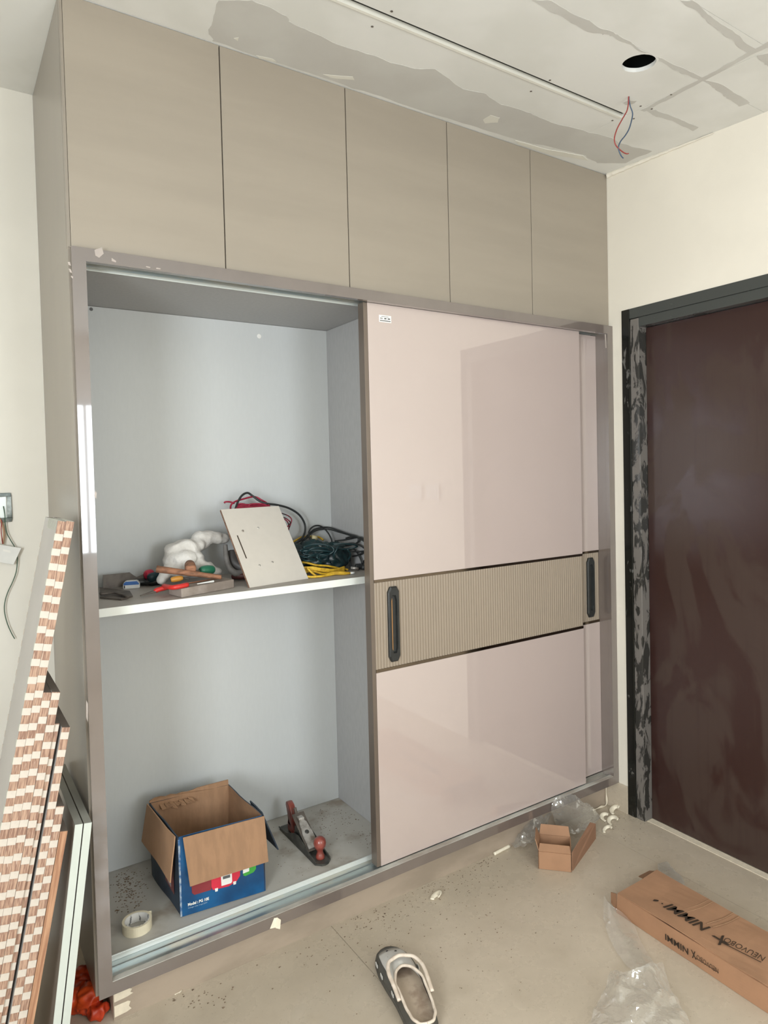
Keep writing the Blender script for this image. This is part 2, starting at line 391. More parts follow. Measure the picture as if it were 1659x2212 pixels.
# ceiling: gypsum boards with a slot, a lamp hole and joint compound
cl = thing('ceiling', 'unpainted gypsum board ceiling with grey joint compound', None, (0, 0, CEIL0), kind='structure')
def cz(y): return CEIL0+CSL*min(y, 0)
def cboard(x0, x1, y0, y1, hole=None):
    bm = B(); T = .0125
    if not hole:
        hexa(bm, [(x0, y0, cz(y0)), (x1, y0, cz(y0)), (x1, y1, cz(y1)), (x0, y1, cz(y1))], [(x0, y0, cz(y0)+T), (x1, y0, cz(y0)+T), (x1, y1, cz(y1)+T), (x0, y1, cz(y1)+T)])
    else:
        (cx, cy, r) = hole; n = 40
        lay = []
        for dz in (0, T):
            o = [bm.verts.new((x, y, cz(y)+dz)) for x, y in ((x0, y0), (x1, y0), (x1, y1), (x0, y1))]
            h = []
            for k in range(n):
                a = 2*math.pi*k/n; rr = r*(1+.03*noise.noise(Vector((math.cos(a)*3, math.sin(a)*3, dz*90)))); x, y = cx+rr*math.cos(a), cy+rr*math.sin(a)
                h.append(bm.verts.new((x, y, cz(y)+dz)))
            es = [bm.edges.new((o[k], o[(k+1) % 4])) for k in range(4)]+[bm.edges.new((h[k], h[(k+1) % n])) for k in range(n)]
            bmesh.ops.triangle_fill(bm, edges=es, use_beauty=True); lay.append((o, h))
        for k in range(4): bm.faces.new((lay[0][0][k], lay[0][0][(k+1) % 4], lay[1][0][(k+1) % 4], lay[1][0][k]))
        for k in range(n): bm.faces.new((lay[0][1][k], lay[0][1][(k+1) % n], lay[1][1][(k+1) % n], lay[1][1][k]))
    return obj('gypsum_board', bm, gyp_m, cl)
g = .0006; SL0, SL1 = -.402, -.371; JY1, JY2, JX, HX = -.686, -.90, 1.80, (1.55, -.634, .05)
for (x0, x1, y0, y1, h) in ((XL, XR+.05, 0, YB, None), (XL, JX, SL1, 0, None), (XL, JX, JY1, SL0, HX), (XL, JX, JY2, JY1, None), (XL, JX, -1.8, JY2, None),
                            (JX, XR+.05, JY1, 0, None), (JX, XR+.05, JY2, JY1, None), (JX, XR+.05, -1.8, JY2, None), (XL, XR+.05, -2.7, -1.8, None), (XL, XR+.05, REAR, -2.7, None)):
    cboard(x0+g, x1-g, y0+(g if y0 != SL1 else 0), y1-(g if y1 != SL0 else 0), h)
# slot trim, and dark-coloured plates standing in for the shade in the void
bm = B(); y = SL0
hexa(bm, [(XL, SL0, cz(SL0)+.0125), (JX, SL0, cz(SL0)+.0125), (JX, SL1, cz(SL1)+.0125), (XL, SL1, cz(SL1)+.0125)], [(XL, SL0, cz(SL0)+.03), (JX, SL0, cz(SL0)+.03), (JX, SL1, cz(SL1)+.03), (XL, SL1, cz(SL1)+.03)])
obj('slot_shade_plate', bm, dark_m, cl)
bm = B(); box(bm, XL, JX, SL1-.009, SL1-.0002, cz(SL1)-.0035, cz(SL1)+.0125); obj('slot_trim', bm, skimw_m, cl)
obj('void_shade_plate', box(B(), 1.42, 1.68, -.76, -.5, cz(-.6)+.06, cz(-.6)+.12), dark_m, cl)
obj('slab', box(B(), XL-.15, XR+.3, REAR-.1, YB+.1, 2.95, 3.05), dark_m, cl)
def zz(pts, sc, ox, oy): return [ce(ox+a/sc, oy+b/sc) for a, b in pts]
dn = (0, 0, -.0007)
skim = [
 [ce(*p) for p in ((473, 0), (544, 0), (619, 34), (623, 45), (716, 90), (772, 108), (843, 135), (903, 148), (940, 149), (1000, 192), (1044, 200), (1083, 226), (1147, 244), (1190, 264), (1322, 298), (1345, 310), (1409, 326), (1352, 352), (1290, 352), (1266, 336), (1113, 300), (1000, 266), (860, 222), (700, 168), (560, 122), (458, 88), (451, 71))],
 zz(((370, 0), (470, 0), (560, 50), (690, 110), (750, 155), (830, 185), (920, 235), (1000, 285), (985, 285), (890, 235), (800, 195), (760, 190), (690, 175), (590, 125), (510, 75)), 2.518, 1000, 0),
 zz(((1060, 312), (1200, 370), (1300, 420), (1285, 435), (1170, 385), (1062, 330)), 2.518, 1000, 0),
 zz(((1300, 430), (1420, 465), (1560, 560), (1500, 578), (1430, 525), (1370, 480)), 2.518, 1000, 0),
 zz(((1180, 0), (1245, 0), (1330, 75), (1440, 150), (1590, 262), (1545, 285), (1400, 170), (1300, 90)), 2.518, 1000, 0),
 zz(((1600, 300), (1700, 280), (1700, 390), (1640, 350)), 2.518, 1000, 0),
 zz(((960, 600), (1100, 530), (1300, 420), (1500, 312), (1700, 205), (1700, 232), (1500, 335), (1300, 442), (1120, 540), (990, 605)), 2.518, 1000, 0),
 zz(((985, 592), (1050, 595), (1160, 640), (1280, 690), (1250, 712), (1150, 662), (1040, 628)), 2.518, 1000, 0),
 zz(((865, 560), (900, 540), (950, 545), (935, 558), (890, 570)), 2.518, 1000, 0),
]
for i, p in enumerate(skim): poly_patch('joint_compound', p, skim_m, cl, dn, .008, 8, i)
for i, p in enumerate([zz(((110, 650), (150, 625), (200, 640), (190, 665), (120, 670)), 2.518, 1000, 0), [ce(*p) for p in ((1113, 303), (1180, 322), (1260, 336), (1270, 346), (1190, 334), (1120, 312))], [ce(*p) for p in ((698, 160), (762, 165), (766, 172), (720, 168))], [ce(*p) for p in ((553, 119), (590, 127), (597, 133), (560, 126))], [ce(*p) for p in ((505, 82), (516, 80), (514, 88))]]):
    poly_patch('filler_spot', p, skimw_m, cl, (0, 0, -.0012), .003, 5, i)
bm = B()
for u, v in ((846, 24), (804, 57), (1188, 173), (1147, 197), (1323, 260), (1369, 256), (1384, 229), (1450, 204), (1408, 235)):
    p = ce(u, v); lathe(bm, p, [(.0035, 0), (.004, -.001), (.001, -.0016)], 8)
tag(obj('screw_head', bm, steel_d, cl), kind='stuff')
# crack of plaster along the wall corner
bm = B()
tube(bm, [rw((2.187, -.01, cz(-.01)-.006)), rw((2.185, -.12, cz(-.12)-.006)), rw((2.186, -.28, cz(-.28)-.004)), rw((2.186, -.5, cz(-.5)-.003))], lambda t: .011*(1-t)+.002, 6, 10)
for v in bm.verts: v.co += Vector((noise.noise(v.co*60), noise.noise(v.co*55+Vector((3, 0, 0))), noise.noise(v.co*50)))*.003
tag(obj('trim_1', bm, wall_m), 'rough cream plaster ridge along the ceiling corner', kind='structure')
tag(obj('baseboard_right', shear(box(B(), XR-.008, XR, DY0, .043, 0, .122, bev=.001)), floor_m), 'tan skirting tile between the wardrobe and the door', kind='structure')

# wires hanging from the ceiling
def hang(label, pts, m, d, name='hanging_wire'):
    P = [at(u, v, 1, yy) for u, v, yy in pts]
    return tag(obj(name, tube(B(), P, d, 6, 8), m, smooth=True), label, 'wire')
c = ce(1361, 210); wz = lambda u, v: at(1280+u/8.506, 100+v/8.506, 1, c.y)
def wire(label, l, m):
    P = [c+Vector((0, 0, .03))]+[wz(*q) for q in l]
    tag(obj('ceiling_wire', tube(B(), P, .0021, 6, 8), m, smooth=True), label, 'wire')
wire('thin red wire hanging out of the ceiling beside the round hole', ((662, 935), (655, 1080), (625, 1200), (545, 1340), (450, 1520), (403, 1680), (415, 1790), (470, 1870), (560, 1945), (625, 1975), (660, 1970)), redwire)
wire('thin dark blue wire hanging out of the ceiling, crossing the red one', ((668, 935), (690, 1090), (735, 1230), (715, 1370), (670, 1520), (600, 1640), (520, 1740), (475, 1850), (490, 1930), (525, 2010), (565, 2055)), bluewire)

# ------------------------------------------------------------------ door
dr = thing('door_1', 'dark brown door in a black scraped frame', None, (XR, -.53, 0), kind='structure')
JW = .084; JX0, LX = 2.186, 2.238
def jamb(ya, yb, ym, r1, r2):
    for (a, b, m, x) in ((ya, ym, jamb1_m, JX0), (ym, yb, jamb2_m, JX0+.004)):
        bm = B(); box(bm, x, LX+.05, min(a, b), max(a, b), 0, DZ if m is jamb1_m else 2.15, bev=.0025); obj('door_jamb', shear(bm), m, dr)
jamb(DY0, -.153, -.110, 0, 0); jamb(DY1, -.906, -.949, 0, 0)
bm = B(); box(bm, JX0, LX+.05, -.949, -.110, 2.152, DZ, bev=.0025); obj('door_head', shear(bm), head_m, dr)
bm = B(); box(bm, JX0+.004, LX+.05, -.906, -.153, 2.113, 2.152, bev=.0025); obj('door_head', shear(bm), head_m, dr)
bm = B(); box(bm, LX, LX+.035, -.9045, -.1545, .004, 2.1115, bev=.001); obj('door_leaf', shear(bm), leaf_m, dr)
bm = B(); box(bm, 2.205, LX-.001, -.905, -.154, 0, .0022); obj('threshold_strip', shear(bm), putty_m, dr)
# switch plates on the right wall beyond the door (seen mirrored in the wardrobe doors)
for ya, lab in ((-1.26, 'white switch plate on the right wall nearer the door'), (-1.43, 'white switch plate on the right wall farther from the door')):
    t = thing('switch_plate', lab, 'switch', (XR+.015*ya, ya, 1.4))
    bm = B(); box(bm, XR-.012, XR+.001, ya-.062, ya+.062, 1.355, 1.445, bev=.003); obj('plate', shear(bm), white_m, t)
    for k in (-.03, 0, .03):
        bm = B(); box(bm, XR-.015, XR-.011, ya+k-.012, ya+k+.012, 1.375, 1.425, bev=.001); obj('rocker', shear(bm), shelfedge_m, t)

# ------------------------------------------------------------------ wardrobe
wd = thing('wardrobe', 'tall built-in wardrobe with blush sliding doors and an open left bay', 'wardrobe', (1.1, .25, 0))
P_ = lambda n, bm, m, sm=False: obj(n, bm, m, wd, sm)
P_('side_panel', box(B(), .019, .038, 0, YB-.001, .122, 2.14), side_m)
P_('side_lining', box(B(), .0385, .046, .08, .519, .166, 2.113), inner2_m)
P_('back_panel', box(B(), .046, 1.0665, .52, .53, .166, 2.113), inner_m)
P_('back_panel', box(B(), 1.0855, 2.15, .52, .53, .166, 2.113), inner_m)
P_('partition', box(B(), 1.067, 1.085, .085, .53, .166, 2.113), inner2_m)
P_('deck_panel', box(B(), .0385, 2.153, .0765, .53, .1235, .165), deck_m)
P_('top_panel', box(B(), .0385, 2.153, .0765, .53, 2.114, 2.138), inner2_m)
bm = B(); box(bm, .0465, 1.0665, .113, .5195, 1.132, 1.156); P_('shelf', bm, shelf_m)
P_('shelf_edge_band', box(B(), .0465, 1.0665, .111, .1128, 1.1318, 1.1562), shelfedge_m)
P_('plinth', box(B(), .07, XR-.016, .043, .54, 0, .1215), plinth_m)
P_('plinth_end', box(B(), XR-.0155, XR-.009, .043, .06, 0, .1215), putty_m)
# mitred glossy frame
F0, F1, Z0, Z1, FW, YF, YK = .024, 2.189, .122, 2.139, .035, -.02, -.001
def mitre(q, dep): return prism(B(), [(x, YF, z) for x, z in q], (0, dep, 0))
P_('frame_stile', mitre([(F0, Z0), (F0+FW, Z0+FW), (F0+FW, Z1-FW), (F0, Z1)], YK-YF), frame_m)
bm = mitre([(F1, Z0), (F1-FW, Z0+FW), (F1-FW, Z1-FW), (F1, Z1)], YK-YF); P_('frame_stile', bm, frame_m)
P_('frame_reveal', box(B(), F1-FW, F1-.001, YK+.0002, .0995, Z0+.001, Z1-.001), frame_m)
P_('frame_rail', mitre([(F0, Z0), (F1, Z0), (F1-FW, Z0+FW), (F0+FW, Z0+FW)], YK-YF), frame_m)
P_('frame_rail', mitre([(F0, Z1), (F1, Z1), (F1-FW, Z1-FW), (F0+FW, Z1-FW)], YK-YF), frame_m)
# tracks
bm = B(); box(bm, F0+FW, F1-FW, YF+.001, .0005, Z0+FW+.0002, .1592); P_('track_ledge', bm, dustrail_m)
bm = B(); x0, x1 = .039, 2.1535
box(bm, x0, x1, .001, .076, .15, .153)
for a in (.001, .036, .0395): box(bm, x0, x1, a, a+.0025, .153, .160)
P_('floor_track', bm, alu_m)
P_('floor_track_lip', box(B(), x0, x1, .0715, .0762, .153, .1695, bev=.0008), alub_m)
bm = B(); box(bm, x0, x1, .0, .076, 2.117, 2.122)
for a in (.001, .036): box(bm, x0, x1, a, a+.0025, 2.105, 2.117)
P_('head_track', bm, alu_m)
P_('head_track_lip', box(B(), x0, x1, .0715, .076, 2.106, 2.1169, bev=.0008), alub_m)
bm = lathe(B(), (.771, .52, 2.066), [(.009, 0), (.009, -.001), (.007, -.002)], 16, (0, 1, 0)); tag(P_('screw_cap', bm, paper_m), 'white round cap')
bm = lathe(B(), (.166, .52, 2.103), [(.006, 0), (.006, -.0006), (.004, -.001)], 12, (0, 1, 0)); tag(P_('pin_hole', bm, ink_m), 'dark pin hole')
for k, (z0, z1, l) in enumerate(((.094, .114, .056), (.055, .078, .052), (.012, .044, .046))):
    pts = [(.072, .0425, z0), (.072+l*.7, .0425, z0+.002), (.072+l, .0425, z0+.006), (.072+l*.85, .0425, (z0+z1)/2), (.072+l*.95, .0425, z1-.004), (.072+l*.8, .0425, z1), (.072, .0425, z1)]
    P_('putty_stripe', prism(B(), pts, (0, -.0012, 0)), putty_m)
# shreds of protective film left on the frame
for pts in (((146, 566), (151, 566), (153, 574), (148, 572)), ((148, 580), (153, 582), (156, 590), (151, 588)), ((154, 595), (158, 598), (157, 602), (153, 598)), ((204, 540), (220, 534), (224, 548), (214, 557), (206, 552)), ((241, 557), (251, 564), (250, 567), (241, 564)), ((316, 575), (325, 577), (324, 579), (315, 577)), ((338, 578), (347, 580), (346, 582), (337, 581)),
            ((1306, 722), (1309, 722), (1310, 752), (1308, 752)), ((186, 1512), (190, 1520), (190, 1560), (186, 1550)), ((205, 1060), (209, 1064), (208, 1078), (204, 1072))):
    P_('film_shred', prism(B(), [at(u, v, 1, YF-.0001) for u, v in pts], (0, -.0006, 0)), filmw_m)
# sliding doors
def handle_bm(cx, y, z0, z1, w, open_=True):
    bm = B(); o = w/2; c = o*.55
    def ring(s, yy, dz=0): return [(cx-o*s, yy, z0+.018+dz), (cx-c*s, yy, z0+dz), (cx+c*s, yy, z0+dz), (cx+o*s, yy, z0+.018+dz), (cx+o*s, yy, z1-.018-dz), (cx+c*s, yy, z1-dz), (cx-c*s, yy, z1-dz), (cx-o*s, yy, z1-.018-dz)]
    rs = [ring(1, y), ring(1, y-.006), ring(.82, y-.010, .004), ring(.5, y-.010, .03), ring(.42, y-.003, .034)]
    vs = [[bm.verts.new(p) for p in r] for r in rs]
    for a, b in zip(vs, vs[1:]):
        for i in range(8): bm.faces.new((a[i], a[(i+1) % 8], b[(i+1) % 8], b[i]))
    bm.faces.new(vs[-1]); bm.faces.new(vs[0][::-1])
    if open_: box(bm, cx-o*.34, cx-o*.22, y-.0045, y-.003, z0+.04, z1-.04, 1)
    return bm
def sliding(x0, x1, y, hx, lab, edge_left, dz=0):
    d = obj('sliding_door', box(B(), x0+.004, x1-.004, y+.006, y+.03, .1625, 2.1035), edge_m, wd); tag(d, lab)
    Q = lambda n, bm, m: obj(n, bm, m, d)
    Q('glass_panel', box(B(), x0, x1, y, y+.0055, 1.1585, 2.104, bev=.0008), glass_m)
    Q('glass_panel', box(B(), x0, x1, y, y+.0055, .162, .8365, bev=.0008), glass_m)
    Q('metal_strip', box(B(), x0, x1, y+.0005, y+.0055, 1.1485, 1.158), bronze_m)
    Q('metal_strip', box(B(), x0, x1, y+.0005, y+.0055, .837, .8475), bronze_m)
    bm = B(); n = int((x1-x0)/.012); st = (x1-x0)/n; zs = (.848, 1.148)
    prof = []
    for i in range(n):
        for k, dy in ((0, .0032), (.18, .0018), (.5, .001), (.82, .0018)): prof.append((x0+(i+k)*st, y+dy))
    prof.append((x1, y+.0032))
    lo = [bm.verts.new((a, b, zs[0])) for a, b in prof]; hi = [bm.verts.new((a, b, zs[1])) for a, b in prof]
    for i in range(len(lo)-1): bm.faces.new((lo[i], lo[i+1], hi[i+1], hi[i]))
    box(bm, x0, x1, y+.0034, y+.0056, *zs)
    Q('fluted_panel', bm, flute_m)
    obj('handle', handle_bm(hx, y+.001, .866, 1.129, .047), [black_m, gold_m], d)
    if edge_left: Q('edge_profile', box(B(), x0-.016, x0-.0003, y+.001, y+.036, .1625, 2.1035, bev=.001), edge_m)
    return d
d1 = sliding(.945, 2.0, .003, 1.02, 'front sliding door with a paper label', True)
Q = lambda n, bm, m: obj(n, bm, m, d1)
Q('paper_label', box(B(), .991, 1.041, .0024, .003, 2.043, 2.067), paper_m)
bm = B(); box(bm, .994, 1.038, .0021, .0024, 2.0465, 2.0495)
for a, b in ((.996, .999), (1.0005, 1.002), (1.003, 1.005), (1.012, 1.021), (1.026, 1.036)): box(bm, a, b, .0021, .0024, 2.0535, 2.058)
box(bm, 1.0, 1.03, .0021, .0024, 2.0615, 2.063); Q('label_print', bm, ink_m)
sliding(1.075, 2.1535, .043, 2.094, 'rear sliding door', False)

# loft cabinet over it
lf = thing('loft_cabinet', 'taupe loft cabinet with five plain doors below the ceiling', 'cabinet', (1.1, .25, 2.141))
obj('carcass', box(B(), .0385, 2.187, .0195, YB-.002, 2.1405, 2.79), inner2_m, lf)
XS = [.0268, .450, .877, 1.303, 1.725, 2.1895]
for i in range(5): obj('loft_door', box(B(), XS[i]+(.0017 if i else .0003), XS[i+1]-(.0017 if i < 4 else .0005), 0, .018, 2.1405, 2.7975, bev=.0009), lam, lf)
obj('side_panel', box(B(), .019, .038, .0195, YB-.001, 2.14, 2.797), side_m, lf)
obj('edge_strip', box(B(), .0192, .0262, 0, .018, 2.1405, 2.797, bev=.0005), side_m, lf)

# ------------------------------------------------------------------ back wall electrics
sb = thing('socket_box', 'open metal socket box in the cream wall, its inside bright', 'socket box', (-.14, YB, 1.40))
bm = B()
for (a, b, c_, d_) in ((-.21, -.09, 1.396, 1.408), (-.21, -.09, 1.478, 1.49), (-.21, -.198, 1.408, 1.478), (-.104, -.09, 1.408, 1.478)): box(bm, a, b, YB-.006, YB-.0005, c_, d_, bev=.001)
for v in bm.verts: v.co += Vector((noise.noise(v.co*90), 0, noise.noise(v.co*95)))*.003
obj('box_rim', bm, metalbox_m, sb)
obj('box_back', box(B(), -.197, -.105, YB-.0025, YB-.0005, 1.409, 1.477), foil_m, sb)
def bw(u, v, dy=.012): return at(u, v, 1, YB-dy)
e = lambda u, v, dy=.012: bw(u/6.15, 1040+v/6.15, dy)
tag(obj('loose_wire', tube(B(), [e(45, 330, .005), e(65, 440), e(70, 560), e(90, 680), e(140, 780), e(195, 870), e(226, 960), e(230, 1060), e(215, 1200), e(170, 1330), e(100, 1480), e(62, 1620), e(62, 1740), e(95, 1880), e(150, 2010), e(195, 2090)], .0016, 6, 6), grnwire, smooth=True), 'thin green wire dangling from the socket box down the cream wall', 'wire')
tag(obj('loose_wire', tube(B(), [e(-20, 480, .005), e(10, 520), e(40, 600), e(55, 700), e(45, 790), e(40, 830)], .0035, 6, 6), tanwire, smooth=True), 'thick tan wire dropping from the socket box into the white strip', 'wire')
tag(obj('loose_wire', tube(B(), [e(-5, 490, .006), e(20, 530, .016), e(15, 640, .016), e(25, 760, .018), e(35, 830, .016)], .0016, 6, 6), redwire, smooth=True), 'thin red-brown wire dropping from the socket box beside the tan one', 'wire')
a, b_, c_, d_ = [at(u/6.15, 1040+v/6.15, 1, YB-.021) for u, v in ((-140, 815), (285, 885), (180, 1108), (-140, 1050))]
bm = B(); hexa(bm, [a, b_, c_, d_], [p+Vector((0, .006, 0)) for p in (a, b_, c_, d_)], bev=.001)
pl = obj('cable_cover', bm, white_m); tag(pl, 'white plastic cover strip sticking out below the socket box', 'cover')
bm = B(); hexa(bm, [at(u/6.15, 1040+v/6.15, 1, YB-.0225) for u, v in ((42, 898), (140, 918), (138, 948), (42, 925))], [at(u/6.15, 1040+v/6.15, 1, YB-.021) for u, v in ((42, 898), (140, 918), (138, 948), (42, 925))])
obj('tape_scrap', bm, paper_m, pl)

# ------------------------------------------------------------------ boards leaning on the wardrobe's side
YBD = -.1
base = at(160.6, 1127.5, 1, YBD); low = at(12.3, 1940, 1, YBD)
ud = (base-low).normalized(); wdv = Vector((ud.z, 0, -ud.x))
def bline(u, v): return (at(u, v, 1, YBD)-base).dot(wdv)
ang = math.atan2(ud.x, ud.z)
L0 = base.z/ud.z; foot0 = base-ud*L0                    # right lower corner of the second board, on the floor
patch_me = {}
def patch_mesh(name, dims, m):
    bm = B(); box(bm, *dims); me = bpy.data.meshes.new(name); bm.to_mesh(me); bm.free(); me.materials.append(m); return me
DEP = .235
TAN = math.tan(ang)
def board(off, t, top_px, dy=0, depth=DEP, tape=True, label='', name='plywood_strip', mats=None, phase=0., face_tape=False, y0=YBD, foot=None, dirr=None, Ltop=None, grp=None):
    """local x: thickness (towards the right), y: depth, z: length; the root sits at the lowest corner"""
    r = bpy.data.objects.new(name, None); link(r); tag(r, label, 'board', grp)
    # foot of this board's right face on the floor
    f = foot0+wdv*off; f = f+ud*((0-f.z)/ud.z); f.y = y0+dy
    r.location = f; r.rotation_euler = (0, ang, 0); ORG[r] = Vector((0, 0, 0))
    p = at(top_px[0], top_px[1], 1, y0+dy); L = (p-f).dot(ud)
    bm = B(); box(bm, -t+.0005, 0, 0, depth, 0, L)
    for fc in bm.faces:
        c = fc.calc_center_median()
        fc.material_index = 1 if (abs(c.x+t-.0005) < 1e-4 or abs(c.x) < 1e-4) else 2 if c.z > L-1e-4 else 0
    obj('panel', bm, (mats or [ply_m, boardface_m])+[boardend_m], r, local=True)
    if tape:
        h = .0172; key = round(t, 4)
        if key not in patch_me: patch_me[key] = (patch_mesh('tape_patch', (-t+.0003, -.0003, -.0008, .0035, 0, h), patch_m), patch_mesh('tape_wrap', (-t-.0006, -t+.0003, -.0008, .010, 0, h), patchg_m), patch_mesh('tape_wrap_back', (-t-.0006, -t+.0003, depth-.008, depth+.0008, 0, h*.85), patch_m))
        z = L-.02-phase; k = 0
        while z > .01:
            for q, nm in enumerate(('tape_patch', 'tape_wrap', 'tape_wrap')[:3 if face_tape else 1]):
                o = bpy.data.objects.new(nm, patch_me[key][q]); link(o, r); o.location = (0, 0, z-h+(random.uniform(-.006, .006) if q == 2 else 0))
            z -= .0395+random.uniform(-.0035, .0045); k += 1
    return r, L, f
t = .0192
G = 'plywood strips taped along their edges'
r1, L1, f1 = board(-t, t, (141.5, 1127), label='outermost tall plywood strip, its grey laminated face to the left', phase=.012, face_tape=True)
me = patch_mesh('tape_stripe', (-.0006, 0, -.0045, .0045, -.026, 0), patchg_m)
me2 = patch_mesh('tape_stripe_top', (0, t, -.0045, .0045, 0, .0008), patchg_m)
for k in range(9):
    o = bpy.data.objects.new('tape_stripe', me); link(o, r1); o.location = (-t, .014+k*.0175, L1)
    o = bpy.data.objects.new('tape_stripe', me2); link(o, r1); o.location = (-t, .014+k*.0175, L1)
r2, L2, f2 = board(0, t, (160.6, 1127.5), label='second tall plywood strip, just right of the outermost one', phase=.004)
for k in range(9):
    o = bpy.data.objects.new('tape_stripe', me2); link(o, r2); o.location = (-t, .014+k*.0175, L2)
offs = {k: bline(u, 1940) for k, u in (('b3', 31), ('b4', 50), ('b5', 61.5), ('b6', 85.5), ('b7', 103.5), ('b8', 120.5))}
board(offs['b3'], t, (113, 1496), label='third plywood strip from the left, shorter than the tall pair', phase=0)
board(offs['b4'], t, (132, 1495), label='fourth plywood strip from the left, same height as the third, on its right', phase=-.018)
board(offs['b5'], .0112, (130, 1563), dy=.006, depth=.15, label='thin recessed plywood strip between the fourth and the sixth', phase=-.018)
board(offs['b6'], t, (150.5, 1571), label='sixth plywood strip from the left, right of the thin recessed one', phase=-.008)
board(offs['b7'], t, (138.5, 1741), label='seventh plywood strip from the left, beside the bare-edged shortest one', phase=-.018)
board(offs['b8'], .0175, (145, 1795), tape=False, mats=[M('tan_ply_edge', (190, 148, 116), .7, c2=(150, 106, 80), sc=120, st=(1, .05, .05)), M('tan_ply_face', (176, 132, 100), .7)], label='shortest plywood strip with a bare wood edge, nearest the pale panels')
# two pale edged panels in front of the frame
YL = -.085
bl = at(198.5, 1776.5, 1, YL); ll = at(151, 2212, 1, YL); ud2 = (bl-ll).normalized(); a2 = math.atan2(ud2.x, ud2.z); w2 = Vector((ud2.z, 0, -ud2.x))
tl = at(180.5, 1778, 1, YL); th = (bl-tl).dot(w2)*.92; fr = bl-ud2*(bl.z/ud2.z)
for k, lab in ((0, 'right one of two pale-edged taupe panels leaning on the wardrobe side'), (1, 'left one of two pale-edged taupe panels leaning on the wardrobe side')):
    r = bpy.data.objects.new('edged_panel', None); link(r); tag(r, lab, 'board'); ORG[r] = Vector((0, 0, 0))
    f = fr-w2*((th+.003)*k); f = f+ud2*((0-f.z)/ud2.z); f.y = YL; r.location = f; r.rotation_euler = (0, a2, 0)
    L = (bl-f).dot(ud2)
    bm = B(); box(bm, -th, 0, .0012, .44, 0, L-.0012); obj('panel', bm, side_m, r, local=True)
    bm = B(); box(bm, -th, 0, 0, .001, 0, L); box(bm, -th, 0, .001, .44, L-.001, L, 1); obj('edge_band', bm, [pvcedge_m, M('grey_edge_band', (150, 150, 142), .5)], r, local=True)
# orange bag on the floor under the wardrobe's overhang
lump('orange_bag', [((.0, .17, .03), (.04, .05, .03)), ((.03, .13, .035), (.03, .035, .035)), ((.045, .085, .02), (.022, .02, .02)), ((.02, .21, .03), (.035, .035, .04))], M('orange_plastic_bag', (226, 84, 30), .4, c2=(180, 50, 20), sc=14), None, .004, .014, 42, 3, 3, .8, .0005)
bpy.data.objects['orange_bag'].location.x -= .008
tag(bpy.data.objects['orange_bag'], 'crumpled orange bag on the floor under the wardrobe overhang', 'bag')

# ------------------------------------------------------------------ bottom bay: printed carton, hand plane, tape roll
DK = .1652
bx_ = thing('carton', 'open blue printed carton with brown flaps in the bottom bay', 'box', (.42, .25, DK))
A, Bq = Vector((.289, .131, 0)), Vector((.558, .102, 0)); ex = (Bq-A).normalized(); ey = Vector((-.05, .99875, 0)); W_, D_ = (Bq-A).length, .285; HZ = .252
def cp(x, y, z): return A+ex*x+ey*y+Vector((0, 0, DK+z))
def cor(i, z): return cp(*((0, 0), (W_, 0), (W_, D_), (0, D_))[i], z)
T = .004
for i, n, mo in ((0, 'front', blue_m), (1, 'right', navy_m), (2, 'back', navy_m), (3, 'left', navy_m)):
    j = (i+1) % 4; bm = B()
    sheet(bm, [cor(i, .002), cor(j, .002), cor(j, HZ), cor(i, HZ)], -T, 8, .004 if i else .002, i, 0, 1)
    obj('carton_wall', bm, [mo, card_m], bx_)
obj('carton_floor', sheet(B(), [cp(.004, .004, .001), cp(W_-.004, .004, .001), cp(W_-.004, D_-.004, .001), cp(.004, D_-.004, .001)], .003, 1), card_m, bx_)
# flaps: front hangs down outside, left hangs down, right pokes out behind, back is torn
p0, p1 = cp(.012, -.006, HZ), cp(W_-.001, -.006, HZ+.002)
q0, q1 = cp(.02, -.032, HZ-.143), cp(W_-.004, -.035, HZ-.135)
obj('flap', sheet(B(), [p0, q0, q1, p1], .004, 8, .004, 11, 0), card_m, bx_)
p0, p1 = cp(-.006, .012, HZ), cp(-.006, D_-.004, HZ)
bm = sheet(B(), [p1, cp(-.03, D_-.01, HZ-.12), cp(-.018, .014, HZ-.142), p0], .004, 8, .006, 15, 0); obj('flap', bm, M('side_flap_cardboard', (172, 134, 102), .8), bx_)  # left flap, a lighter brown than the other carton cardboard
obj('flap', sheet(B(), [cp(W_+.004, .02, HZ), cp(W_+.05, .012, HZ-.135), cp(W_+.038, .10, HZ-.12), cp(W_+.006, .12, HZ)], .004, 6, .004, 18, 0), navy_m, bx_)
bm = B(); rnd = random.Random(3); top = []
for k in range(16):
    x = W_*k/15; h = .012+(.018*abs(noise.noise(Vector((x*40, 1, 0)))) if k < 9 else .004)+.008*(k/15); top.append(cp(x, D_-.002+(.012*noise.noise(Vector((x*60, 5, 0))) if k < 9 else 0), HZ+h-.006))
prism(bm, [cp(0, D_-.003, HZ-.006)]+top+[cp(W_, D_-.003, HZ-.006)], ey*.004); obj('torn_edge', bm, card_m, bx_)
bm = B()
for k in range(7):
    x = .03+k*.016; sheet(bm, [cp(x, D_-.006, HZ-.01), cp(x+.014, D_-.008, HZ-.012), cp(x+.018, D_-.03-.01*(k % 3), HZ-.02+.008*(k % 2)), cp(x+.004, D_-.026, HZ-.024)], .002, 2, .004, k)
obj('torn_shred', bm, card_m, bx_)
obj('crease_edge', prism(B(), [cp(-.001, -.001, .004), cp(.004, -.0012, .004), cp(.005, -.0012, HZ-.006), cp(-.001, -.001, HZ-.006)], ey*-.0006), M('worn_white_crease', (168, 178, 186), .6, c2=(40, 90, 140), sc=60), bx_)
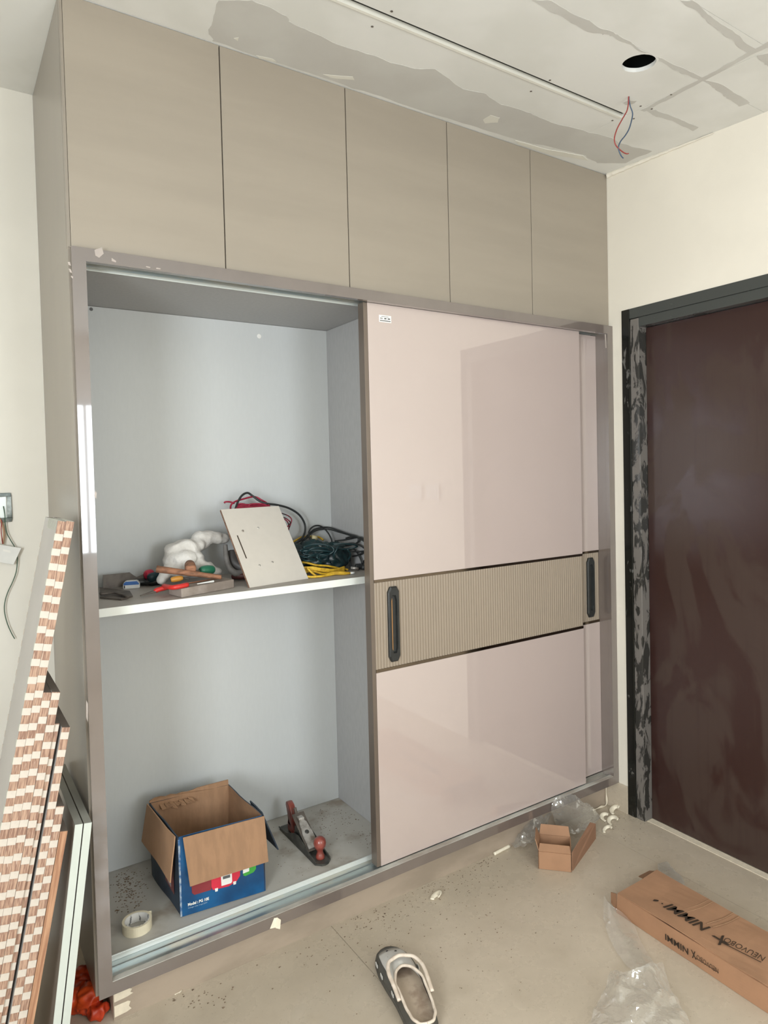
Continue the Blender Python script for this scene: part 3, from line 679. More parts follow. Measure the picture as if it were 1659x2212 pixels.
# front print: devices, panels, model line
def fp(x, z): return cp(x, -.0015, z)
def pr(n, pts, m, lift=0): obj(n, prism(B(), [fp(x, z)+ey*(-lift) for x, z in pts], ey*-.0006), m, bx_)
pr('printed_device', [(.036, .068), (.043, .060), (.094, .060), (.098, .068), (.100, .12), (.034, .12)], dred_m)
pr('printed_device', [(.198, .075), (.205, .071), (.232, .076), (.24, .085), (.241, .13), (.196, .13)], green_m)
pr('printed_device', [(.096, .070), (.100, .058), (.150, .055), (.176, .064), (.187, .078), (.189, .13), (.096, .13)], red_m, .0006)
pr('printed_panel', [(.127, .063), (.158, .063), (.161, .068), (.161, .100), (.155, .106), (.132, .106), (.126, .100)], paper_m, .0012)
pr('printed_panel', [(.197, .082), (.217, .084), (.219, .12), (.198, .12)], paper_m, .0006)
pr('printed_panel', [(.05, .104), (.088, .102), (.094, .108), (.09, .125), (.05, .125)], M('pale_print', (196, 176, 178), .5), .0006)
pr('printed_screen', [(.132, .083), (.155, .083), (.155, .092), (.132, .092)], ink_m, .0018)
pr('printed_screen', [(.200, .100), (.215, .100), (.215, .108), (.200, .108)], ink_m, .0012)
for x in (.107, .165): pr('printed_foot', [(x, .05+(x-.1)*.08), (x+.008, .05+(x-.1)*.08), (x+.009, .06+(x-.1)*.08), (x-.001, .06+(x-.1)*.08)], paper_m, .0012)
text('printed_text', 'Model : PG 10E', .0125, frame(fp(.022, .031)+ey*-.0007, ex, (0, 0, 1)), paper_m, bx_, .82, 0, .0004)
text('printed_text', 'Voltage wide range/220V', .0062, frame(fp(.022, .0225)+ey*-.0007, ex, (0, 0, 1)), M('pale_blue_print', (150, 180, 206), .5), bx_, .95)
def lp(y, z): return cp(-.0015, y, z)
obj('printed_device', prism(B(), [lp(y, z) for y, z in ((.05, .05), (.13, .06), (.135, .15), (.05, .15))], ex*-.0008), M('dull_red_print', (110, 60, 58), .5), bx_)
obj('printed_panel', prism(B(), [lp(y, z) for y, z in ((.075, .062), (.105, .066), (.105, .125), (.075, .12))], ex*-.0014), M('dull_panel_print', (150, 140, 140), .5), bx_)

hp = thing('hand_plane', 'iron hand plane with red wooden handles on the bottom deck', 'hand plane', (.788, .28, DK))
X0, X1, Y0, Y1 = .757, .819, .117, .44
H = lambda n, bm, m, s=False: obj(n, bm, m, hp, s)
pts = [(X0, Y1-.01), (X0+.01, Y1), (X1-.01, Y1), (X1, Y1-.01), (X1, Y0+.02), (X1-.018, Y0+.002), ((X0+X1)/2, Y0-.002), (X0+.018, Y0+.002), (X0, Y0+.02)]
H('sole', prism(B(), [(x, y, DK) for x, y in pts], (0, 0, .007)), iron_m)
for xa in (X0, X1-.004):
    yy = [Y1, Y1-.06, Y1-.1, .30, .27, .23, .19, .15, Y0+.02]; hh = [.009, .013, .026, .044, .046, .036, .022, .014, .011]
    H('cheek', prism(B(), [(xa, yy[0], DK+.0065)]+[(xa, y, DK+h) for y, h in zip(yy, hh)]+[(xa, yy[-1], DK+.0065)], (.004, 0, 0)), iron_m)
H('frog', prism(B(), [(X0+.01, y, DK+z) for y, z in ((.225, .007), (.325, .007), (.315, .062), (.30, .064))], (X1-X0-.02, 0, 0)), iron_m)
def slope(y0, z0, y1, z1, x0, x1, t, n=1): return [(x0, y0, DK+z0), (x1, y0, DK+z0), (x1, y1, DK+z1), (x0, y1, DK+z1)]
H('blade', sheet(B(), slope(.205, .012, .335, .094, X0+.008, X1-.006, 0), .003), steel_d)
xm = (X0+X1)/2
bm = prism(B(), [Vector((x, .207+.095*s, DK+.0205+.060*s)) for x, s in ((X0+.012, 0), (X1-.01, 0), (X1-.01, .5), (X1-.016, .9), (X1-.022, 1), (X0+.022, 1), (X0+.018, .9), (X0+.012, .5))], (0, -.003, .004)); H('lever_cap', bm, steel_m)
nrm = Vector((0, -.58, .81))
H('cap_screw', lathe(B(), Vector((xm, .258, DK+.0565)), [(.008, 0), (.008, .003), (.006, .0045)], 14, nrm), iron_m)
H('cap_lever', box(B(), xm-.011, xm+.012, .298, .322, DK+.082, DK+.092, bev=.003), steel_m)
H('adjuster', tube(B(), [(xm, .335, DK+.075), (xm-.004, .345, DK+.112)], .006, 8, 1), steel_d)
ky = .158
H('front_knob', lathe(B(), (xm+.001, ky, DK+.007), [(.0155, 0), (.016, .008), (.0125, .016), (.010, .024), (.0125, .031), (.020, .042), (.0225, .054), (.020, .066), (.012, .074), (.003, .077)], 24), redwood_m, True)
prof = [(.335, .007), (.398, .007), (.402, .02), (.392, .034), (.386, .05), (.39, .068), (.402, .085), (.414, .1), (.412, .112), (.4, .116), (.382, .108), (.368, .09), (.36, .07), (.358, .052), (.352, .034), (.338, .02)]
bm = B(); prism(bm, [(xm-.012, y, DK+z) for y, z in prof], (.024, 0, 0)); bmesh.ops.bevel(bm, geom=[e for e in bm.edges if len([v for v in e.verts if abs(v.co.x-(xm-.012)) < 1e-5]) == 2 or len([v for v in e.verts if abs(v.co.x-(xm+.012)) < 1e-5]) == 2], offset=.006, segments=3, profile=.6, affect='EDGES')
H('rear_handle', bm, redwood_m, True)
tr = thing('tape_roll', 'roll of cream masking tape lying in the bottom bay', 'tape roll', (.166, .155, DK))
cx, cy = .166, .158
obj('tape', lathe(B(), (cx, cy, DK), [(.036, .0), (.0425, .0), (.0425, .029), (.036, .029)], 40, loop=True), tape_m, tr)
bm = B(); n = 40
vs = [[bm.verts.new((cx+r*math.cos(2*math.pi*k/n), cy+r*math.sin(2*math.pi*k/n), DK+z)) for k in range(n)] for r, z in ((.0355, .0005), (.0355, .0285), (.0335, .0285), (.0335, .0005))]
for a in range(4):
    for k in range(n): bm.faces.new((vs[a][k], vs[a][(k+1) % n], vs[(a+1) % 4][(k+1) % n], vs[(a+1) % 4][k]))
obj('core', bm, M('printed_card_core', (226, 224, 220), .6, c2=(120, 120, 120), sc=70, lo=.56, hi=.6, st=(1, 1, .5)), tr)
obj('torn_end', sheet(B(), [(cx+.037, cy+.021, DK+.003), (cx+.047, cy+.017, DK+.006), (cx+.047, cy+.017, DK+.028), (cx+.037, cy+.021, DK+.0285)], .0006, 2, .002), tape_m, tr)

# ------------------------------------------------------------------ shelf things
SZ = 1.1565
def sh(u, v, z=SZ): return fl(u, v, z)
# leaning offcut panel
lo = thing('offcut_panel', 'white laminated board offcut leaning on the cables on the shelf', 'board', (.67, .19, SZ))
B0, B1 = Vector((.559, .161, SZ)), Vector((.797, .206, SZ)); e1 = (B1-B0).normalized(); nb = Vector((-e1.y, e1.x, 0)); an = math.radians(33.5)
e2 = Vector((0, 0, 1))*math.cos(an)+nb*math.sin(an); e3 = e1.cross(e2); Wb, Hb = .242, .306       # e3 points at the camera
def bp(a, b, c=0): return B0+e1*a*Wb+e2*b*Hb+e3*c
bm = B(); hexa(bm, [bp(0, 0, -.009), bp(1, 0, -.009), bp(1, 0, -.0008), bp(0, 0, -.0008)], [bp(0, 1, -.009), bp(1, 1, -.009), bp(1, 1, -.0008), bp(0, 1, -.0008)]); obj('core', bm, ply_edge_m, lo)
bm = B(); sx0, sx1, sy0, sy1 = .175, .2, .375, .69
hexa(bm, [bp(0, 0, -.0007), bp(1, 0, -.0007), bp(1, 0, 0), bp(0, 0, 0)], [bp(0, 1, -.0007), bp(1, 1, -.0007), bp(1, 1, 0), bp(0, 1, 0)]); obj('laminate', bm, boardtop_m, lo)
def inv(u, v):
    d = ray(u, v); p = CAM+d*((B0-CAM).dot(e3)/d.dot(e3)); q = p-B0; return q.dot(e1)/Wb, q.dot(e2)/Hb
z8 = lambda u, v: inv(470+u/7.541, 1050+v/7.541)
s0, s1 = z8(320, 805), z8(470, 1180); a0, b0_ = bp(*s0, .0004), bp(*s1, .0004); dv = (b0_-a0).normalized(); sd = dv.cross(e3)*.0022
obj('routed_slot', prism(B(), [a0-sd, b0_-sd, b0_+sd, a0+sd], e3*.0003), M('dark_slot', (70, 58, 48), .8), lo)
for u, v in ((410, 730), (660, 682), (683, 1293), (893, 1240)):
    q = z8(u, v); bm = lathe(B(), bp(*q, 0), [(.0042, 0), (.0042, .0012), (.003, .002), (.0012, .0022)], 14, e3); obj('screw', bm, steel_m, lo)
# stone / grey wooden block
p0, p1, p2 = sh(392.5, 1291.4), sh(506, 1269.5), sh(365, 1284)
bm = B(); q3 = p1+(p2-p0); up = Vector((0, 0, .028)); hexa(bm, [p0, p1, q3, p2], [p0+up, p1+up, q3+up, p2+up], bev=.002)
tag(obj('timber_block', bm, dusty_m), 'dusty grey rectangular block at the front edge of the shelf', 'block')
bt = SZ+.0285
tag(obj('ruler', tube(B(), [p0+(p2-p0)*.7+(p1-p0)*.06+up*1.09, p0+(p2-p0)*.55+(p1-p0)*.9+up*1.09], .004, 4, 1, flat=.5), wood_m), 'thin wooden stick lying on the grey block', 'stick')
tag(obj('chalk_pencil', tube(B(), [p0+(p2-p0)*.14+(p1-p0)*.32+up*1.14, p0+(p2-p0)*.1+(p1-p0)*.62+up*1.14], lambda t: .0035 if t > .1 else .0015, 8, 2), white_m), 'short white pencil lying on the front of the grey block', 'pencil')
# wooden mallet
ml = thing('mallet', 'worn wooden mallet lying over the tools on the shelf', 'mallet', (.39, .22, SZ+.02))
ha, hb = at(338, 1229, 1, .27), at(478, 1247, 1, .20)
hb.z = max(hb.z, bt+.006)
obj('handle', tube(B(), [ha, ha.lerp(hb, .5), hb], lambda t: .0155-.006*t, 10, 6, flat=.75), wood_m, ml, True)
ca = at(412, 1229, 1, .245); dirv = Vector((.25, .95, .08)).normalized()
obj('head', lathe(B(), ca-dirv*.01, [(.012, 0), (.017, .003), (.0185, .03), (.017, .075), (.012, .078)], 18, dirv), wood_m, ml, True)
# tape measure
a = sh(266, 1273); b = sh(302, 1270.5); dx = (b-a).normalized(); ny = Vector((-dx.y, dx.x, 0)); LN = (b-a).length
tm = thing('tape_measure', 'blue and white tape measure among the tools on the shelf', 'tape measure', a)
def tq(x, y, z): return a+dx*x+ny*y+Vector((0, 0, z))
bm = B(); pr_ = [(0, 0), (LN, 0), (LN, .016), (LN-.008, .026), (.008, .026), (0, .018)]
prism(bm, [tq(x, 0, z) for x, z in pr_], ny*.03); bmesh.ops.bevel(bm, geom=bm.edges[:], offset=.002, segments=2, affect='EDGES')
obj('case', bm, white_m, tm)
obj('grip', prism(B(), [tq(x, -.0012, z) for x, z in [(.002, .013), (LN-.002, .013), (LN-.002, .017), (LN-.009, .0245), (.009, .0245), (.002, .019)]], ny*.0324), bluep_m, tm)
obj('slot', prism(B(), [tq(x, -.0016, z) for x, z in ((.003, .003), (.006, .003), (.006, .012), (.003, .012))], ny*.001), black_m, tm)
# saw-like steel plate
pz = lambda u, v, y: at(200+u/4.608, 1200+v/4.608, 1, y)
bm = B(); prism(bm, [pz(105, 195, .465), pz(370, 168, .465), pz(405, 195, .465), pz(440, 215, .465), pz(520, 180, .465), pz(600, 205, .465), pz(560, 235, .465), pz(430, 250, .465), pz(380, 300, .465), pz(105, 330, .465)], (0, .003, .0))
tag(obj('blade_plate', bm, steel_d), 'dusty dark saw plate standing at the back left of the shelf', 'saw')
bm = B(); prism(bm, [sh(216, 1293), sh(262, 1297), sh(287, 1290), sh(280, 1279), sh(245, 1275), sh(216, 1272)], (0, 0, .005))
tag(obj('scraper', bm, steel_d), 'flat rusty scraper at the left front of the shelf', 'scraper')
bm = B(); tube(bm, [sh(216, 1283, SZ+.013), sh(250, 1281, SZ+.012), sh(278, 1290, SZ+.009)], lambda t: .008-.003*t, 8, 4, flat=.6)
tag(obj('file', bm, steel_d, smooth=True), 'dusty tapered file lying on the flat scraper', 'file')
# pliers with red handles
pk = thing('pliers', 'pliers with two red handles in the tool heap', 'pliers', sh(340, 1275))
j0, j1 = sh(303, 1287, SZ+.006), sh(336, 1277, SZ+.012)
obj('jaw', tube(B(), [j0, j0.lerp(j1, .5), j1], lambda t: .003+.007*t, 8, 4, flat=.5), steel_d, pk, True)
obj('handle', tube(B(), [j1, sh(341, 1274, SZ+.016), sh(368, 1267, SZ+.022)], .0095, 8, 5, flat=.8), redp_m, pk, True)
obj('handle', tube(B(), [j1+Vector((.03, .01, .012)), sh(374, 1269, SZ+.033), sh(405, 1263, SZ+.036)], .0095, 8, 5, flat=.8), redp_m, pk, True)
def driver(label, p, q, r, m, tip=None):
    t = thing('screwdriver', label, 'screwdriver', p)
    obj('handle', tube(B(), [p, p.lerp(q, .3), p.lerp(q, .8), q], lambda s: r*(.75+.5*math.sin(math.pi*min(1, s*1.15))**.7) if s < .97 else r*.6, 10, 4), m, t, True)
    if tip is not None: obj('shaft', tube(B(), [q, tip], .0028, 8, 1), steel_d, t, True)
z7 = lambda u, v, y: at(300+u/6.381, 1130+v/6.381, 1, y)
driver('green handled screwdriver behind the mallet', z7(1030, 640, .3), z7(840, 655, .28), .0135, greenp_m, z7(700, 690, .27))
driver('red handled screwdriver behind the tape measure in the tool heap', z7(85, 720, .45), z7(200, 690, .46), .0135, M('crimson_plastic', (196, 40, 70), .4), z7(330, 700, .47))
driver('dark blue handled screwdriver beside the red one', z7(130, 765, .42), z7(290, 720, .43), .0135, teal_m, z7(430, 740, .44))
driver('yellow handled chisel under the mallet', z7(440, 785, .27), z7(610, 752, .26), .008, orange_m, z7(700, 770, .25))
lump('tool_pouch', [(Vector((.325, .44, SZ+.013)), (.035, .03, .013)), (Vector((.285, .46, SZ+.014)), (.04, .022, .014))], black_m, None, .005, .004, 30, 1, zmin=SZ+.0003)
tag(bpy.data.objects['tool_pouch'], 'black tool pouch lying flat under the screwdrivers', 'pouch')
# white cloth over a power tool
def zc(u, v, y): return z7(u, v, y)
lump('cloth', [(zc(520, 400, .40), (.04, .035, .035)), (zc(650, 350, .40), (.05, .04, .035)), (zc(760, 300, .41), (.035, .035, .025)), (zc(470, 520, .39), (.03, .04, .032)), (zc(620, 500, .37), (.045, .04, .03)), (zc(760, 470, .38), (.03, .03, .022)),
     (zc(850, 190, .43), (.035, .03, .016)), (zc(950, 190, .43), (.034, .03, .018)), (zc(1060, 200, .43), (.03, .03, .018)), (zc(1150, 210, .43), (.022, .026, .016)), (zc(880, 280, .43), (.024, .028, .02)), (zc(820, 560, .37), (.03, .03, .018)), (zc(920, 610, .36), (.03, .03, .014)), (zc(600, 620, .37), (.05, .05, .03)), (zc(980, 680, .36), (.04, .03, .012)), (zc(300, 770, .33), (.014, .02, .014)), (zc(350, 700, .34), (.016, .02, .016)), (zc(420, 650, .36), (.024, .03, .02))], cloth_m, None, .0055, .011, 21, 2, 14, .7, SZ+.0003)
tag(bpy.data.objects['cloth'], 'crumpled white dusty cloth heaped at the back of the shelf', 'cloth')
def up_(q, h):
    q.z = max(q.z, SZ+h); return q
gr = thing('power_tool', 'grey curved tool half hidden behind the leaning offcut', 'tool', (.62, .36, SZ))
obj('guard', tube(B(), [up_(q_, .015) for q_ in (zc(1190, 300, .38), zc(1200, 420, .37), zc(1220, 540, .36), zc(1270, 640, .35), z7(1340, 690, .34), z7(1420, 690, .34))], lambda t: .008+.006*t, 8, 5), pvc_g, gr, True)
obj('body', tube(B(), [z7(1280, 400, .40), z7(1300, 520, .38), z7(1400, 600, .36), z7(1500, 640, .35)], .019, 10, 5), M('dark_grey_tool_body', (84, 80, 78), .5), gr, True)
obj('base', tube(B(), [up_(z7(1310, 760, .36), .015), up_(z7(1400, 760, .34), .015), up_(z7(1500, 770, .33), .015)], .017, 10, 4, flat=.8), M('maroon_tool_body', (86, 44, 42), .5), gr, True)
# cables
def cab(name, label, lists, m, r, y=.45, group=None, base=None, sc=7.541, ox=470, oy=1050):
    bm = B()
    def pt(p):
        q = at(ox+p[0]/sc, oy+p[1]/sc, 1, p[2] if len(p) > 2 else y)
        if q.x > 1.052: q = at(ox+p[0]/sc, oy+p[1]/sc, 0, 1.052)
        q.z = max(q.z, SZ+(r if not callable(r) else .004)); return q
    for L in lists: tube(bm, [pt(p) for p in L], r, 7, 6)
    return tag(obj(name, bm, m, smooth=True), label, 'cable', group)
cab('power_cable', 'thick black cable arching above the leaning offcut', [[(290, 380, .42), (330, 260, .43), (400, 150, .44), (490, 112, .45), (570, 160, .45), (680, 240, .44), (800, 285, .43), (960, 305, .44), (1150, 355, .45), (1310, 450, .46), (1400, 570, .47), (1428, 690, .47), (1400, 810, .46), (1330, 890, .45), (1240, 950, .42)]], cable_k, .0042)
cab('twin_wire', 'crimson wire coil showing above the leaning offcut', [[(210, 390, .41), (220, 310, .42), (290, 250, .43), (420, 210, .44), (560, 175, .45), (640, 185, .45), (720, 230, .44), (790, 270, .44), (850, 330, .42)],
    [(110, 275, .47), (130, 258, .47), (200, 258, .46), (270, 280, .44)], [(330, 350, .42), (340, 300, .43), (400, 290, .43), (470, 310, .43), (520, 350, .42)], [(500, 340, .42), (530, 300, .42), (640, 290, .42), (760, 300, .42), (850, 335, .42)], [(480, 345, .415), (560, 315, .425), (660, 305, .425), (780, 315, .42), (840, 345, .41)], [(330, 360, .42), (420, 325, .42), (560, 330, .42), (700, 325, .42), (830, 330, .42)], [(310, 345, .425), (420, 305, .425), (600, 310, .43), (820, 310, .43)], [(300, 365, .41), (450, 345, .41), (640, 345, .41), (830, 345, .41)]], cable_r, .0034)
cab('twin_wire', 'red and black wire loops poking out right of the offcut', [[(1000, 430, .40), (1080, 455, .41), (1160, 490, .42), (1205, 545, .42), (1190, 620, .42), (1165, 680, .41), (1130, 760, .40)], [(1020, 500, .40), (1100, 520, .41), (1160, 560, .41), (1185, 600, .41), (1140, 660, .40)], [(1020, 510, .405), (1120, 560, .41), (1160, 640, .41), (1155, 720, .4), (1120, 780, .4)]], M('red_black_wire', (150, 26, 50), .45, c2=(50, 30, 34), sc=30, lo=.45, hi=.52), .0022)
k7 = dict(sc=6.144, ox=560, oy=1120)
lump('cable_bundle', [(Vector((.84, .42, SZ+.052)), (.07, .05, .045)), (Vector((.92, .41, SZ+.06)), (.06, .05, .045)), (Vector((.98, .36, SZ+.06)), (.05, .05, .04)), (Vector((.97, .31, SZ+.05)), (.04, .04, .035)), (Vector((.90, .33, SZ+.052)), (.05, .04, .032)), (Vector((.82, .36, SZ+.045)), (.05, .04, .035)), (Vector((.93, .37, SZ+.03)), (.09, .08, .03))], bagdk_m, None, .005, .018, 30, 6, 2, .8, SZ+.0003)
tag(bpy.data.objects['cable_bundle'], 'dark green-black bundle heaped at the right end of the shelf', 'bundle')
cab('extension_cable', 'tangle of thin black cables looping over the dark bundle', [
    [(470, 330, .44), (580, 280, .46), (650, 215, .48), (720, 150, .49), (830, 120, .50), (930, 120, .5), (1040, 155, .48), (1180, 205, .44), (1290, 235, .40), (1315, 270, .38), (1300, 320, .36), (1220, 350, .34), (1100, 370, .33)],
    [(690, 300, .44), (660, 230, .46), (665, 160, .48), (720, 105, .49), (790, 95, .50), (860, 130, .50), (920, 200, .48), (955, 270, .46), (965, 310, .44)],
    [(540, 340, .45), (640, 250, .47), (740, 165, .49), (900, 140, .49), (1060, 180, .46), (1230, 230, .42), (1320, 250, .38), (1325, 300, .36), (1250, 350, .34)],
    [(1000, 300, .40), (1150, 280, .38), (1320, 250, .36), (1400, 280, .34), (1435, 350, .32), (1410, 430, .31), (1350, 480, .31)],
    [(1080, 370, .34), (1200, 330, .33), (1310, 345, .32), (1400, 400, .31), (1440, 480, .30), (1420, 560, .30), (1360, 600, .29)],
    [(1180, 420, .33), (1260, 410, .32), (1310, 470, .31), (1350, 550, .3), (1365, 640, .29), (1330, 700, .28), (1270, 720, .28)],
    [(1190, 420, .32), (1200, 500, .31), (1210, 580, .30), (1215, 660, .29), (1270, 720, .28)],
    [(1150, 260, .36), (1240, 240, .35), (1340, 270, .34), (1420, 330, .33), (1430, 400, .32), (1330, 480, .32), (1240, 500, .32)],
    [(1100, 450, .33), (1230, 440, .31), (1340, 440, .30), (1430, 440, .30), (1440, 520, .3), (1380, 570, .29)]], cable_k, .0032, **k7)
rnd = random.Random(12); L = []
for k in range(9):
    u0, v0 = rnd.uniform(560, 1150), rnd.uniform(380, 600); a_, b_ = rnd.uniform(90, 220), rnd.uniform(30, 110); ph = rnd.uniform(0, 6)
    L.append([(u0+a_*math.cos(ph+q*.7)*(1+.15*math.sin(q*2+k)), v0+b_*math.sin(ph+q*.7)-u0*.02, .285-.00004*(u0-560)+.02*math.sin(q+k)) for q in range(9)])
cab('cable_coil', 'dark teal cable coils wound round the dark bundle', L, M('dark_teal_cable', (24, 50, 54), .4), .0036, **k7)
pg = cab('cable_plug', 'black plug end resting near the right end of the shelf', [[(1280, 640, .28), (1340, 660, .275), (1400, 675, .27)]], cable_k, .011, **k7)
cab('connector', 'cream connector block on top of the dark bundle', [[(700, 255, .46), (760, 265, .46)]], M('cream_connector', (206, 192, 150), .5), .011, **k7)
cab('cable_tie_tag', 'small grey tag on the dark bundle', [[(755, 365, .385), (830, 375, .38)]], white_m, .004, **k7)
cab('plug_sleeve', 'dull metal cable sleeve beside the black plug', [[(1215, 655, .27), (1320, 695, .255)]], steel_m, .006, **k7)
rnd = random.Random(5); L = []
for k in range(6):
    v0 = 650+k*16+rnd.uniform(-8, 8)
    L.append([(560, v0, .26), (700, v0+rnd.uniform(-25, 10), .25), (850, v0+rnd.uniform(-10, 25), .245), (1000, v0+rnd.uniform(-10, 30), .25), (1130, v0+rnd.uniform(-20, 10)-10, .26)])
L = [[(u, min(v, 745), y) for u, v, y in l] for l in L]
L += [[(570, 580, .30), (640, 590, .29), (760, 620, .28), (900, 630, .28), (1030, 655, .28), (1180, 690, .27)], [(640, 660, .24), (700, 720, .225), (760, 775, .21), (800, 800, .20), (860, 770, .2), (960, 725, .205), (1080, 715, .2), (1210, 740, .19)], [(640, 770, .215), (700, 795, .205), (800, 803, .197), (900, 765, .2), (1010, 735, .2), (1100, 735, .195), (1200, 748, .19)]]
cab('extension_cable', 'yellow cable coil on the shelf right of the offcut', L, cable_y, .0042, **k7)
cab('cable_end', 'white stripped end of the yellow cable', [[(1210, 742, .189), (1265, 752, .186)]], white_m, .0044, **k7)
tag(obj('yellow_rope', tube(B(), [at(560+a/6.144, 1120+b/6.144, 1, y) for a, b, y in ((450, 310, .45), (500, 280, .47), (560, 250, .49), (660, 240, .5), (780, 245, .5), (850, 285, .48))], .004, 7, 6), cable_y, smooth=True), 'faint yellow cord behind the black cables', 'cable')

# ------------------------------------------------------------------ floor things
# small carton
sc_ = thing('small_carton', 'small open brown carton with one flap out, on the floor by the plinth', 'box', (1.66, -.12, 0))
A2, B2 = fl(1163, 1877), fl(1235, 1885); ex2 = (B2-A2).normalized(); ey2 = Vector((-ex2.y, ex2.x, 0)); W2, D2, H2 = (B2-A2).length, .13, .068
def c2(x, y, z): return A2+ex2*x+ey2*y+Vector((0, 0, z))
crn = [(0, 0), (W2, 0), (W2, D2), (0, D2)]
for i in range(4):
    j = (i+1) % 4; obj('carton_wall', sheet(B(), [c2(*crn[i], .001), c2(*crn[j], .001), c2(*crn[j], H2), c2(*crn[i], H2)], -.003, 1), card2_m, sc_)
obj('carton_floor', sheet(B(), [c2(.003, .003, .0005), c2(W2-.003, .003, .0005), c2(W2-.003, D2-.003, .0005), c2(.003, D2-.003, .0005)], .002, 1), card2_m, sc_)
obj('flap', sheet(B(), [c2(.002, .001, H2), c2(W2-.002, .001, H2), c2(W2-.006, .028, H2+.016), c2(.006, .028, H2+.016)], .003, 1), card2_m, sc_)
obj('flap', sheet(B(), [c2(.002, D2, H2), c2(W2-.002, D2, H2), c2(W2-.008, D2+.012, H2+.035), c2(.008, D2+.012, H2+.035)], .003, 1), card2_m, sc_)
obj('flap', sheet(B(), [c2(0, .01, H2), c2(0, D2-.004, H2), c2(-.012, D2-.01, H2+.03), c2(-.012, .03, H2+.03)], .003, 1), card2_m, sc_)
f0, f1, f2, f3, f4 = [c2(*q) for q in ((W2+.001, .01, .002), (W2+.001, .01, H2), (0, 0, 0), (0, 0, 0), (0, 0, 0))]
far0, far1 = fl(1287, 1812), at(1287, 1766, 0, fl(1287, 1812).x)
o1 = c2(W2+.002, .012, .0); mid = fl(1274, 1820)
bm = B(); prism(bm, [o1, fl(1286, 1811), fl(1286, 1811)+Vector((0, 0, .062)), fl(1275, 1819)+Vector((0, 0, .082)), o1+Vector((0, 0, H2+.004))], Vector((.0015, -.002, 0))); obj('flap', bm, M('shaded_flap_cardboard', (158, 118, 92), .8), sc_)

# long printed carton
lb = thing('long_carton', 'long brown carton with black lettering lying on the tile floor', 'box', (1.69, -.8, 0))
LH = .07; n0, n1 = Vector((1.597, -.474, LH)), Vector((1.579, -1.25, LH)); m0, m1 = Vector((1.816, -.472, LH)), Vector((1.796, -1.25, LH))
def dz(p, z): return Vector((p.x, p.y, z))
nb0, nb1 = Vector((1.600, -.468, .001)), Vector((1.572, -1.25, .001)); mb0, mb1 = Vector((1.82, -.46, .001)), Vector((1.80, -1.25, .001))
C_ = lambda n, q, m=card2_m, amp=.003, s=0, t=-.004, k=8: obj(n, sheet(B(), q, t, k, amp, s), m, lb)
C_('top_panel', [n0, n1, m1, m0], s=1, amp=.005, t=.004)
C_('front_panel', [nb0, nb1, n1, n0], M('front_tan_cardboard', (168, 126, 95), .8), s=2, t=.004, amp=.002)
C_('rear_panel', [mb1, mb0, m0, m1], s=3, t=.004); C_('bottom_panel', [nb0, mb0, mb1, nb1], amp=0, t=.003, k=1)
C_('end_flap', [Vector((1.600, -.467, .006)), Vector((1.600, -.467, .064)), Vector((1.612, -.436, .05)), Vector((1.612, -.436, .012))], card2_m, 0, 0, .003, 1)
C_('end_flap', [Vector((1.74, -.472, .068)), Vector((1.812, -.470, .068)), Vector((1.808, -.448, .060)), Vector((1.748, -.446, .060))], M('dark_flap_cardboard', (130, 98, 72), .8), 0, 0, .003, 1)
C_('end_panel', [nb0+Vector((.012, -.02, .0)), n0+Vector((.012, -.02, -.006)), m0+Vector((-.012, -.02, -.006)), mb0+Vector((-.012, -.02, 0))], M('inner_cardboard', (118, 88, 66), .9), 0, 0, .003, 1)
# crushed streaks
for u in (0.36, .40, .60, .66):
    p, q = n0.lerp(n1, .1+u*.45), m0.lerp(m1, .1+u*.45); a, b = p.lerp(q, .45), p.lerp(q, .99)
    bm = B(); tube(bm, [a+Vector((0, .02, .0055)), a.lerp(b, .5)+Vector((0, .004, .0065)), b+Vector((0, 0, .0055))], .0022, 5, 4, flat=.4); obj('crease', bm, card_m, lb)
ink2 = M('dark_brown_ink', (58, 44, 32), .7)
xl = (n1-n0).normalized()*-1; yl = Vector((-1, 0, 0))     # reading direction runs back towards the open end
z3 = lambda u, v, z: fl(1400+u/6.405, 1880+v/6.405, z)
zt = LH+.0072
def line(s, a, b, h, m, ext, sx_shear, bold, mtx=None):
    pass
def put(s, a, b, y, size, bold=0, shear=0):
    x = (b-a); M_ = frame(a, x, y)
    o = text('lettering', s, size, M_, ink2, lb, 1, shear, bold)
    vs = [(Vector(v.co)+ORG[lb]-a).dot(x.normalized()) for v in o.data.vertices]; k = x.length/max(vs)
    xn = x.normalized()
    for v in o.data.vertices:
        p = Vector(v.co)+ORG[lb]-a; d = p.dot(xn); v.co = a+p+xn*(d*(k-1))-ORG[lb]
yt = Vector((-1, 0, 0))
put('NIMMI', z3(880, 800, zt), z3(300, 450, zt), yt, .052, .0009, .2)
put('NEUVOBO', z3(1640, 1205, zt), z3(1085, 925, zt), yt, .036, -.0004)
put('X', z3(1050, 905, zt), z3(880, 905, zt), yt, .058, .001)
put("'", z3(262, 420, zt), z3(225, 480, zt), yt, .05, .001, .3)
a, b = z3(1560, 1275, zt), z3(985, 985, zt); obj('lettering', prism(B(), [a, b, b+Vector((.003, 0, 0)), a+Vector((.003, 0, 0))], (0, 0, .0003)), ink2, lb)
